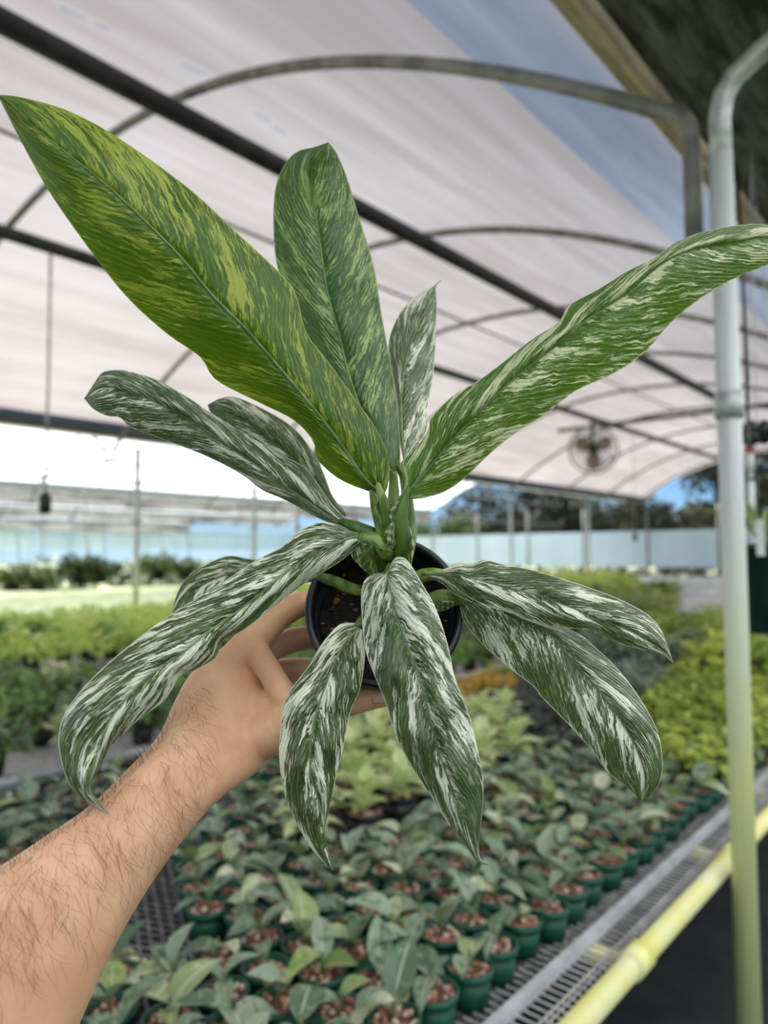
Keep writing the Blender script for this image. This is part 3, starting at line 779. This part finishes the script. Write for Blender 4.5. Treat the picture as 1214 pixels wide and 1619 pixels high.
def main_leaf(mid, lo, ro, dep, mat, ruff=.0, bul=.006, dl=.0, dr=.0, nu=70, nv=12, seed=0, label=None, rib=.0009, ribs=True, tipcurl=0):
    A, B, C = catmull(mid, nu), catmull(lo, nu), catmull(ro, nu); rr = random.Random(seed); ph = rr.uniform(0, 6); U = np.linspace(0, 1, nu + 1)
    mp = []; verts = []; uv = []; faces = []; length = 0; prev = None
    off = rr.uniform(0, 50)
    for i, u in enumerate(U):
        d = float(lerp_list(dep, u)); sh = math.sin(math.pi * min(max(u, .02), .98)) ** .6
        dL = d + dl * sh + ruff * sh * math.sin(u * 23 + ph); dR = d + dr * sh + ruff * sh * math.sin(u * 27 + ph + 2)
        pm, pl, pr = P(A[i, 0], A[i, 1], d), P(B[i, 0], B[i, 1], dL), P(C[i, 0], C[i, 1], dR)
        if prev is not None: length += (pm - prev).length
        prev = pm; mp.append(pm)
        for k in range(2 * nv + 1):
            v = k / nv - 1; e = pl if v < 0 else pr; a = abs(v)
            p = pm.lerp(e, a)
            wd = (e - pm).length
            nrm = (CAM - p).normalized()
            bump = 1.5 * bul * min(1, wd / .02) * math.sin(math.pi * a ** .7) * (1 + .25 * math.sin(u * 31 + ph + k // nv * 2))
            p = p + nrm * (bump + (.0003 + .0003 * math.sin(u * 11 + ph * 3)) * min(1, wd / .015) * math.sin(math.pi * a) * math.sin((length - .38 * wd * a) * 620 + ph + (0 if v < 0 else 1.7)))
            verts.append(p); uv.append((off + length * 10, v * .5 + .5))
    n = 2 * nv + 1
    for i in range(nu):
        for k in range(2 * nv): faces.append((i*n+k, i*n+k+1, (i+1)*n+k+1, (i+1)*n+k))
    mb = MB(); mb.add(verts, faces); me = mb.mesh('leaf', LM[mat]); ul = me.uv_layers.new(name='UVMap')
    for lp in me.loops: ul.data[lp.index].uv = uv[lp.vertex_index]
    o = link('leaf', me); pc(o)
    if label: o['label'] = label
    if ribs:
        pts = [p + (CAM - p).normalized() * .0002 for p in mp[:-2]]
        rb = MB().tube(pts, [rib * (1.15 - i / nu) + .0002 for i in range(len(pts))], 8).build('midrib', MAT['midrib']); world_child(rb, root); rb.parent = o
        rb.matrix_parent_inverse = Matrix()
    return o
def fix_child(o, parent):
    """sub-part whose parent already carries the root's inverse: keep world coordinates"""
    o.parent = parent; o.matrix_parent_inverse = Matrix()
fix_child(rim, pot)

L1m = [(606,781),(574,753),(527,685),(458,601),(390,522),(337,469),(285,406),(221,342),(158,284),(68,213),(-4,150)]
L1l = [(604,783),(574,774),(532,755),(500,724),(495,697),(464,664),(411,637),(342,601),(316,564),(263,527),(200,469),(142,395),(79,305),(32,221),(2,162),(-4,150)]
L1r = [(608,782),(614,764),(615,727),(596,680),(559,627),(517,569),(485,527),(469,469),(448,437),(369,363),(295,295),(184,216),(105,174),(30,153),(-4,150)]
main_leaf(L1m, L1l, L1r, [(0,.500),(.3,.470),(.6,.440),(1,.420)], 'glow', .003, .004, .02, .03, seed=1, label='long upright leaf, yellow-green with light streaks', rib=.0012)
L2m = [(622,752),(617,742),(580,669),(554,601),(538,538),(519,469),(509,406),(501,353),(493,311),(493,262),(500,240),(519,225)]
L2l = [(618,756),(600,738),(560,690),(510,600),(475,520),(455,470),(437,416),(432,353),(435,300),(448,263),(469,240),(495,233),(519,225)]
L2r = [(626,756),(632,735),(632,695),(627,627),(616,564),(603,495),(590,416),(569,348),(548,279),(532,242),(519,225)]
main_leaf(L2m, L2l, L2r, [(0,.525),(.4,.560),(.8,.585),(1,.575)], 'deep', .002, .004, .012, .012, seed=2, label='tall upright leaf, dark green with fine pale mottling')
L3m = [(640,728),(636,690),(635,623),(643,564),(661,515),(680,475),(689,450),(699,443)]
L3l = [(638,730),(630,688),(627,645),(619,596),(614,548),(622,515),(641,483),(668,462),(688,451),(699,443)]
L3r = [(642,730),(660,708),(674,682),(676,645),(685,591),(689,532),(690,478),(689,453),(699,443)]
main_leaf(L3m, L3l, L3r, [(0,.535),(.5,.585),(1,.61)], 'pale', .002, .003, .01, .01, seed=3, label='small upright leaf with pale silver streaks')
L4m = [(630,791),(668,752),(722,688),(775,634),(829,585),(883,542),(937,499),(991,462),(1045,418),(1099,394),(1214,376),(1285,386)]
L4l = [(630,790),(641,760),(633,733),(655,710),(676,682),(682,660),(716,625),(748,607),(786,580),(840,537),(883,510),(899,483),(948,456),(991,429),(1034,408),(1072,381),(1131,362),(1214,355),(1285,384)]
L4r = [(630,791),(678,786),(722,766),(775,717),(818,682),(862,655),(910,618),(969,591),(1018,558),(1056,515),(1099,478),(1152,445),(1214,418),(1285,388)]
main_leaf(L4m, L4l, L4r, [(0,.505),(.4,.490),(.75,.475),(1,.49)], 'right', .002, .005, .012, .0, seed=4, label='long leaf arching away, green with cream dashes', rib=.0012)
L5m = [(566,838),(544,828),(507,807),(461,775),(415,743),(369,711),(323,678),(277,651),(221,626),(175,612),(150,617),(133,630)]
L5r = [(566,836),(549,821),(526,798),(503,766),(480,738),(443,718),(406,697),(360,669),(323,646),(300,630),(254,603),(215,590),(190,585),(163,588),(150,604),(133,630)]
L5l = [(566,840),(553,836),(521,827),(489,812),(452,791),(415,775),(378,748),(323,720),(258,695),(208,676),(189,660),(171,658),(148,647),(133,630)]
main_leaf(L5m, L5l, L5r, [(0,.515),(.5,.530),(.85,.535),(1,.55)], 'pale', .002, .005, .006, .012, seed=5, label='grey-green leaf with a down-curled cream tip')
L6m = [(545,815),(510,775),(470,730),(420,690),(370,655),(328,640)]
L6r = [(547,812),(526,784),(512,748),(493,711),(461,674),(415,646),(373,628),(350,629),(328,640)]
L6l = [(543,818),(520,800),(470,755),(410,712),(360,680),(335,655),(328,640)]
main_leaf(L6m, L6l, L6r, [(0,.55),(.5,.585),(1,.59)], 'pale', .002, .003, seed=6, label='half-hidden mottled leaf behind the left leaves')
L7m = [(585,850),(557,850),(514,865),(471,891),(423,929),(375,967),(328,1001),(280,1039),(232,1072),(179,1130),(156,1182),(141,1240),(148,1262),(176,1290)]
L7r = [(587,848),(557,840),(533,829),(504,826),(471,841),(447,864),(404,886),(347,924),(285,962),(242,991),(194,1029),(146,1072),(113,1111),(96,1144),(93,1182),(105,1230),(127,1261),(148,1276),(176,1290)]
L7l = [(585,853),(571,860),(557,872),(533,891),(490,917),(466,934),(423,967),(385,996),(351,1015),(342,1039),(308,1060),(285,1068),(261,1106),(218,1139),(179,1177),(156,1216),(142,1244),(153,1263),(176,1290)]
main_leaf(L7m, L7l, L7r, [(0,.505),(.2,.480),(.6,.440),(1,.415)], 'cream', .002, .005, .008, .014, seed=7, label='long drooping leaf streaked cream, in front of the forearm', rib=.0012)
L8m = [(520,912),(470,905),(420,900),(370,905),(320,925),(285,955),(268,985)]
L8r = [(520,908),(470,896),(420,887),(390,883),(361,879),(328,891),(299,910),(280,939),(268,985)]
L8l = [(520,916),(470,925),(420,945),(370,962),(320,975),(290,985),(268,985)]
main_leaf(L8m, L8l, L8r, [(0,.535),(.5,.57),(1,.565)], 'cream', .002, .003, seed=8, label='short leaf peeping out behind the drooping leaf')
L9m = [(568,986),(565,995),(545,1016),(528,1048),(513,1088),(501,1122),(493,1159),(490,1200),(492,1230),(503,1262),(513,1322),(527,1378)]
L9l = [(566,985),(543,985),(530,993),(508,1019),(488,1053),(471,1075),(455,1098),(446,1122),(443,1159),(441,1190),(444,1225),(452,1263),(471,1306),(495,1345),(514,1366),(527,1378)]
L9r = [(570,985),(576,999),(577,1028),(575,1058),(568,1093),(555,1122),(548,1154),(543,1182),(533,1220),(521,1278),(514,1310),(519,1360),(527,1378)]
main_leaf(L9m, L9l, L9r, [(0,.495),(.15,.478),(.6,.455),(1,.45)], 'cream', .0015, .005, .006, .006, seed=9, label='hanging leaf over the thumb, striped cream')
L10m = [(612,903),(613,912),(618,936),(631,985),(649,1033),(667,1082),(680,1136),(693,1185),(711,1238),(733,1291),(749,1340),(757,1362),(772,1367)]
L10l = [(610,905),(590,908),(576,918),(571,940),(572,976),(578,1029),(596,1078),(609,1109),(622,1154),(645,1202),(676,1251),(707,1300),(738,1340),(755,1363),(772,1368)]
L10r = [(614,902),(622,884),(631,880),(645,887),(667,922),(689,962),(707,1016),(720,1074),(742,1131),(756,1189),(764,1238),(762,1287),(757,1327),(759,1355),(772,1367)]
main_leaf(L10m, L10l, L10r, [(0,.480),(.1,.470),(.5,.445),(1,.44)], 'pale', .0015, .006, .006, .004, seed=10, label='broad hanging leaf in the middle, silvery with cream patches', rib=.0012)
L11m = [(668,908),(716,907),(760,918),(809,931),(862,945),(907,962),(951,980),(996,998),(1036,1020),(1054,1034),(1065,1050)]
L11r = [(668,906),(707,898),(725,888),(747,891),(765,885),(800,893),(845,902),(898,918),(943,933),(987,951),(1023,971),(1043,993),(1055,1020),(1065,1050)]
L11l = [(668,910),(698,922),(720,940),(756,956),(800,967),(845,982),(889,993),(934,996),(974,1016),(1023,1029),(1048,1036),(1065,1050)]
main_leaf(L11m, L11l, L11r, [(0,.505),(.3,.490),(.7,.480),(1,.475)], 'cream', .003, .005, .0, .010, seed=11, label='side leaf blotched white on the pot rim side')
L12m = [(726,948),(782,960),(827,980),(871,1004),(907,1047),(951,1096),(983,1140),(1009,1189),(1020,1229),(1014,1268)]
L12r = [(727,946),(774,950),(836,978),(907,998),(943,1025),(983,1065),(1018,1114),(1040,1158),(1047,1198),(1045,1229),(1031,1256),(1014,1268)]
L12l = [(725,950),(733,980),(760,1016),(805,1056),(845,1087),(854,1100),(898,1145),(938,1189),(960,1220),(996,1249),(1014,1268)]
main_leaf(L12m, L12l, L12r, [(0,.515),(.3,.505),(.7,.480),(1,.48)], 'pale', .0015, .005, .006, .008, seed=12, label='lower side leaf, round-tipped and finely streaked')

def stalk(name, pts, rad, mat='petiole', label=None):
    c = catmull(pts, 14); rs = np.interp(np.linspace(0, 1, 15), np.linspace(0, 1, len(rad)), rad)
    o = MB().tube([P(*q) for q in c], list(rs), 12).build(name, MAT[mat]); pc(o); return o
px2m = .5 / F
stalk('stem', [(602,925,.545),(606,890,.530),(612,850,.518),(618,800,.512)], [.0125,.0115,.0095,.006], 'petiole_d')
stalk('petiole', [(612,880,.515),(604,840,.506),(594,800,.503),(584,758,.50)], [.0056,.0046,.0038,.0012])
stalk('petiole', [(614,860,.508),(612,820,.503),(604,790,.500),(592,752,.496)], [.0052,.0050,.0040,.0010])
stalk('petiole', [(632,895,.518),(634,850,.507),(632,815,.504),(648,768,.503)], [.0062,.0068,.0060,.0015], 'petiole_d')
stalk('petiole', [(638,890,.530),(648,850,.528),(646,810,.530),(640,760,.532),(630,735,.53)], [.006,.005,.0045,.004,.003])
stalk('petiole', [(622,860,.528),(622,800,.528),(622,745,.527)], [.006,.005,.003])
stalk('petiole', [(605,870,.515),(590,848,.510),(570,838,.512),(530,820,.518)], [.0058,.0058,.005,.0012], 'petiole_d')
stalk('petiole', [(612,878,.508),(602,862,.503),(590,852,.503),(545,853,.503)], [.0055,.0052,.0046,.0012])
stalk('petiole', [(596,935,.542),(560,932,.535),(525,918,.530),(480,905,.538)], [.0042,.0045,.0042,.0018])
stalk('petiole', [(612,915,.520),(618,908,.500),(620,900,.486),(615,905,.478)], [.006,.0055,.005,.003], 'petiole_d')
stalk('petiole', [(590,960,.535),(580,975,.515),(572,982,.500),(566,992,.492)], [.005,.0045,.004,.003], 'petiole_d')
stalk('petiole', [(640,930,.535),(655,922,.520),(668,910,.510),(715,906,.502)], [.0052,.0052,.0046,.0012])
stalk('petiole', [(655,955,.535),(680,950,.522),(705,944,.516),(760,953,.515)], [.0052,.0060,.0052,.0012], 'petiole')
stalk('petiole', [(600,880,.525),(570,850,.545),(550,825,.552)], [.005,.0045,.003], 'petiole_d')
def sheath(edge, axis, seed, amp=.0022):
    """pale wavy wing along a leaf stalk"""
    E, A = catmull(edge, 40), catmull(axis, 40); rr = random.Random(seed); ph = rr.uniform(0, 6); v = []; f = []; uv = []
    for i in range(41):
        a, e = P(*A[i]), P(*E[i]); u = i / 40
        for k in range(6):
            t = k / 5; w = math.sin(u * 40 + ph) * amp * t * t
            p = a.lerp(e, t) + (CAM - a).normalized() * (w + .002 * math.sin(math.pi * t)); v.append(p); uv.append((seed + u * .7, .5 + .5 * t))
    for i in range(40):
        for k in range(5): f.append((i*6+k, i*6+k+1, (i+1)*6+k+1, (i+1)*6+k))
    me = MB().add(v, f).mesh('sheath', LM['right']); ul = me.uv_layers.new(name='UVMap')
    for lp in me.loops: ul.data[lp.index].uv = uv[lp.vertex_index]
    o = link('sheath', me); pc(o); o['label'] = 'pale wavy stalk wing'
sheath([(588,772,.498),(598,790,.494),(590,806,.494),(600,825,.494),(610,845,.498),(604,858,.50)], [(585,768,.503),(592,790,.502),(596,806,.501),(602,825,.503),(606,845,.506),(610,860,.507)], 1)
sheath([(625,792,.498),(614,812,.496),(618,826,.496),(608,842,.497),(612,856,.497),(604,862,.5)], [(634,792,.502),(628,812,.50),(626,826,.50),(624,842,.50),(626,858,.503),(622,870,.507)], 2)
sheath([(650,792,.515),(644,815,.512),(652,838,.51),(655,862,.51),(652,885,.512),(648,905,.518)], [(636,792,.512),(636,815,.508),(638,838,.508),(640,862,.51),(642,885,.515),(642,905,.52)], 3)
sheath([(562,848,.500),(568,862,.498),(582,866,.497),(590,868,.497),(600,872,.497),(622,872,.50)], [(562,846,.503),(572,850,.502),(584,852,.500),(594,856,.50),(604,862,.502),(618,870,.504)], 4, .0035)
sheath([(552,865,.508),(556,880,.506),(570,896,.508),(580,905,.512),(592,912,.52)], [(566,856,.508),(578,866,.508),(588,878,.51),(594,892,.514),(600,908,.522)], 5, .003)
sheath([(682,957,.512),(692,966,.51),(706,964,.51),(718,958,.511),(728,950,.514)], [(680,950,.516),(692,949,.513),(706,947,.512),(718,946,.513),(728,946,.515)], 6, .002)
tag(root, 'green and cream variegated plant in a black pot held up by the hand', 'potted plant')
# ------------------------------------------------------------------ arm and hand
t_ = NT('skin'); co = t_.coords()
n1 = t_.noise(co, 28, 4, .6); n2 = t_.noise(t_.scaled(co, (1, 1, 1)), 420, 3, .6)
c_ = t_.mix(t_.smooth(n1, .3, .7), S(216, 162, 124), S(232, 184, 146))
skin = t_.bsdf(c_, .5, 0, t_.bump(n2, .25, .0008), .35, sss=.18)
def chain(pts, rad, n=20, steps=18):
    """closed tapered tube with rounded ends through (px, py, depth) points; radii in metres"""
    c = catmull(pts, steps); rs = np.interp(np.linspace(0, 1, steps + 1), np.linspace(0, 1, len(rad)), rad)
    w = [P(*q) for q in c]; t0 = (w[0] - w[1]).normalized(); t1 = (w[-1] - w[-2]).normalized()
    pts2, r2_ = [], []
    for k in (80, 55, 30): pts2.append(w[0] + t0 * rs[0] * math.sin(math.radians(k))); r2_.append(rs[0] * math.cos(math.radians(k)))
    pts2 += w; r2_ += list(rs)
    for k in (30, 55, 80): pts2.append(w[-1] + t1 * rs[-1] * math.sin(math.radians(k))); r2_.append(rs[-1] * math.cos(math.radians(k)))
    return pts2, r2_
hand = MB()
def fing(pts, rad): p, r = chain(pts, rad); hand.tube(p, r, 20)
def loft(secs, n=36, steps=60):
    """secs: (upper px, upper py, lower px, lower py, depth, half thickness in m)"""
    a = catmull([(s[0], s[1], s[4]) for s in secs], steps); b = catmull([(s[2], s[3], s[4]) for s in secs], steps)
    h = np.interp(np.linspace(0, 1, steps + 1), np.linspace(0, 1, len(secs)), [s[5] for s in secs]); v = []; f = []
    for i in range(steps + 1):
        p, q = P(*a[i]), P(*b[i]); c = (p + q) / 2; e = (p - q) / 2; dn = (c - CAM).normalized()
        for k in range(n):
            t = 2 * math.pi * k / n; cs_, sn = math.cos(t), math.sin(t)
            cs_ = math.copysign(abs(cs_) ** .9, cs_); sn = math.copysign(abs(sn) ** .9, sn)
            v.append(c + e * cs_ + dn * h[i] * sn)
    for i in range(steps):
        for k in range(n): f.append((i*n+k, i*n+(k+1) % n, (i+1)*n+(k+1) % n, (i+1)*n+k))
    f.append(tuple(range(n))[::-1]); f.append(tuple(range(steps*n, (steps+1)*n)))
    hand.add(v, f)
# forearm to knuckles (upper outline, lower outline)
loft([(-170,1490, 20,1850, .40,.044), (-60,1410, 95,1690, .415,.043), (60,1330, 165,1530, .432,.040), (140,1275, 225,1420, .450,.036), (205,1212, 290,1328, .468,.031),
      (250,1163, 345,1266, .485,.027), (276,1108, 400,1226, .505,.025), (300,1066, 432,1196, .522,.024), (335,1035, 440,1150, .538,.021), (372,1012, 440,1100, .552,.018)])
# thumb: ball, then along under the pot
fing([(350,1180,.527),(415,1163,.514),(480,1135,.507),(540,1112,.512),(585,1102,.520),(612,1098,.524)], [.015,.0175,.0150,.0115,.0105,.0085])
fing([(380,1115,.542),(430,1122,.526),(475,1128,.514)], [.016,.0155,.012])
# index and the other fingers behind the pot
fing([(355,1060,.535),(402,1012,.545),(440,975,.560),(488,952,.590),(530,962,.630),(556,985,.648)], [.0135,.0135,.0115,.0105,.0095,.0080])
fing([(365,1075,.545),(400,1040,.560),(450,1016,.590),(500,1008,.622),(540,1022,.648),(560,1042,.655)], [.0135,.0130,.0110,.0105,.0095,.0080])
fing([(365,1100,.545),(400,1075,.570),(450,1060,.605),(500,1058,.640),(540,1064,.656)], [.013,.0125,.0105,.0098,.0080])
fing([(370,1125,.545),(400,1105,.575),(445,1096,.610),(490,1096,.640),(520,1098,.648)], [.012,.011,.0095,.0085,.007])
# web between thumb and index
fing([(408,1035,.533),(425,1060,.526),(440,1085,.520),(452,1105,.514)], [.010,.0095,.0095,.010])
me = hand.mesh('forearm_and_hand', skin)
person = bpy.data.objects.new('person', me); col.objects.link(person)
rm = person.modifiers.new('remesh', 'REMESH'); rm.mode = 'VOXEL'; rm.voxel_size = .0013; rm.use_smooth_shade = True
sm = person.modifiers.new('smooth', 'SMOOTH'); sm.factor = .5; sm.iterations = 24
dg = bpy.context.evaluated_depsgraph_get()
ev = person.evaluated_get(dg); me2 = bpy.data.meshes.new_from_object(ev)
person.modifiers.clear(); person.data = me2
me2.polygons.foreach_set('use_smooth', [True] * len(me2.polygons))
if not me2.materials: me2.materials.append(skin)
tag(person, 'hairy bare forearm and hand reaching up to hold the black pot', 'person')
# thumb nail
def nail(c, ax, up, L, Wd):
    m = MB(); v = []; f = []; sd = ax.cross(up).normalized(); nu, nv = 8, 8
    for i in range(nu + 1):
        for k in range(nv + 1):
            u = i / nu * 2 - 1; s = k / nv * 2 - 1
            w = Wd * (1 - .12 * u * u) * (1 if abs(u) < .8 else .9); v.append(c + ax * (u * L) + sd * (s * w) + up * (-.0032 * s * s - .0012 * u * u * (u > 0)))
    for i in range(nu):
        for k in range(nv): f.append((i*(nv+1)+k, i*(nv+1)+k+1, (i+1)*(nv+1)+k+1, (i+1)*(nv+1)+k))
    m.add(v, f); o = m.build('thumb_nail', simple('nail', S(226, 168, 146), S(236, 184, 164), 40, .28)); so = o.modifiers.new('s', 'SOLIDIFY'); so.thickness = .0006; o.parent = person
bv = BVHTree.FromPolygons([v.co for v in me2.vertices], [tuple(p.vertices) for p in me2.polygons])
r_ = ray(600, 1099).normalized(); hit = bv.ray_cast(CAM, r_)
if hit[0] is not None:
    tax = (P(612,1098,.524) - P(585,1102,.520)).normalized()
    upn = (-r_ + UP * .25).normalized(); upn = (upn - tax * upn.dot(tax)).normalized()
    nail(hit[0] + upn * .0012, tax, upn, .0065, .0058)
# arm hair
hm_ = MB(); rh = random.Random(9); nh = 0; tries = 0
while nh < 620 and tries < 6000:
    tries += 1
    s = rh.random(); ax_ = (rh.uniform(-10, 330), 0)
    px = rh.uniform(-20, 330); py = rh.uniform(1080, 1640)
    h = bv.ray_cast(CAM, ray(px, py).normalized())
    if h[0] is None: continue
    q = (py - (1370 - .78 * px)) / 250          # 0 at the upper outline, 1 at the lower one
    if q > .95 or rh.random() < max(0, q - .25) * 1.1: continue
    p, nrm = h[0], h[1]
    dirv = (RIGHT * rh.gauss(.25, .4) - UP * rh.uniform(.6, 1.2)); dirv = (dirv - nrm * dirv.dot(nrm)).normalized()
    sd = nrm.cross(dirv); L = rh.uniform(.008, .019); cv = rh.uniform(-.5, .5); pts = []
    for k in range(6):
        t = k / 5; pts.append(p + dirv * (L * t) + sd * (L * cv * t * t) + nrm * (.0022 * math.sin(math.pi * t * .8) + .0002))
    hm_.tube(pts, [.000075, .00007, .00006, .00005, .00004, .00002], 3, False); nh += 1
# hair along the upper outline stands off the skin
for k in range(220):
    u = rh.random(); i = u * 5
    c = catmull([(-10,1378),(60,1330),(140,1275),(205,1212),(250,1163),(272,1120)], 100)[int(u * 100)]
    h = bv.ray_cast(CAM, ray(c[0] + rh.uniform(2, 8), c[1] + rh.uniform(4, 12)).normalized())
    if h[0] is None: continue
    p = h[0]; nrm = h[1]; out = (UP * rh.uniform(.4, 1) - RIGHT * rh.uniform(-.5, .6)).normalized(); fw = (-RIGHT * .6 - UP * .5) * rh.uniform(-.2, 1)
    L = rh.uniform(.008, .016); pts = [p + (out * t + fw * t * t + nrm * .3 * t) * L for t in (0, .25, .5, .75, 1)]
    hm_.tube(pts, [.00007, .00007, .00006, .00005, .00003], 3, False)
o = hm_.build('arm_hair', simple('dark_hair', S(80, 48, 32), S(108, 70, 50), 50, .5)); o.parent = person; o['kind'] = 'stuff'

# ------------------------------------------------------------------ things at the post
hp = P(1212, 930, 2.25)
t = empty('hanging_pot', (hp.x, hp.y, hp.z))
m = MB(); m.lathe([(.001, -.14), (.055, -.14), (.068, .12), (.072, .12), (.072, .14), (.064, .14), (.052, -.12), (.001, -.12)], 20); m.build('pot', simple('deep_green_pot', S(8, 46, 42), S(16, 60, 54), 10, .4), t)
m = MB(); m.lathe([(.001, .11), (.064, .11)], 16); m.build('soil', MAT['soil'], t)
strap = leaf_mesh('leaf', MAT['young_leaf'], .36, .03, .9, .3, 10)
for k in range(9):
    o = link('leaf', strap, t, (0, 0, .11)); o.rotation_euler = (0, -1.25 + .05 * (k % 3), k * .7 + .3); o.scale = (.9 + .05 * (k % 4),) * 3
for k in range(3):
    c_, s2 = math.cos(k * 2.094), math.sin(k * 2.094); m = MB(); m.tube([(.07 * c_, .07 * s2, .135), (0, 0, 2.84 - hp.z)], .0018, 5); m.build('hanger_wire', MAT['galv'], t)
tg = P(1202, 850, 2.17) - Vector(t.location)
m = MB(); m.box((tg.x - .012, tg.y - .001, tg.z - .055), (tg.x + .012, tg.y + .001, tg.z + .055)); m.build('plant_tag', MAT['white'], t, False)
tag(t, 'dark green hanging pot with strap leaves and white tag behind the post', 'hanging pot')
sx_ = P(1187, 790, 2.35); t = empty('sprayer_tube', (sx_.x, sx_.y, sx_.z)); k_ = 2.35 / F
def seg(name, ya, yb, r, mat):
    m = MB(); m.tube([(0, 0, (790 - ya) * k_), (0, 0, (790 - yb) * k_)], r, 12); m.build(name, mat, t)
seg('white_sleeve', 716, 745, .0135, MAT['white']); seg('clear_neck', 745, 762, .010, MAT['galv']); seg('white_barrel', 762, 822, .0125, MAT['white']); seg('tip', 822, 836, .008, MAT['galv'])
seg('red_collar', 704, 716, .015, MAT['red']); seg('black_valve', 690, 704, .012, MAT['dark_plastic'])
m = MB(); zt = 2.84 - sx_.z; m.tube([(0, 0, (790-692)*k_), (0, 0, zt * .6), (-.01, .01, zt)], .006, 8); m.build('supply_hose', MAT['dark_plastic'], t)
for k in range(5):
    m = MB(); m.blob((.02 * math.cos(k * 1.3) + .03, .03 * math.sin(k * 1.9), (790 - 680 - 6 * (k % 3)) * k_), .034, k); m.build('fitting', MAT['dark_plastic'], t)
tag(t, 'white tube with red collar hanging from the gutter behind the post', 'sprayer')
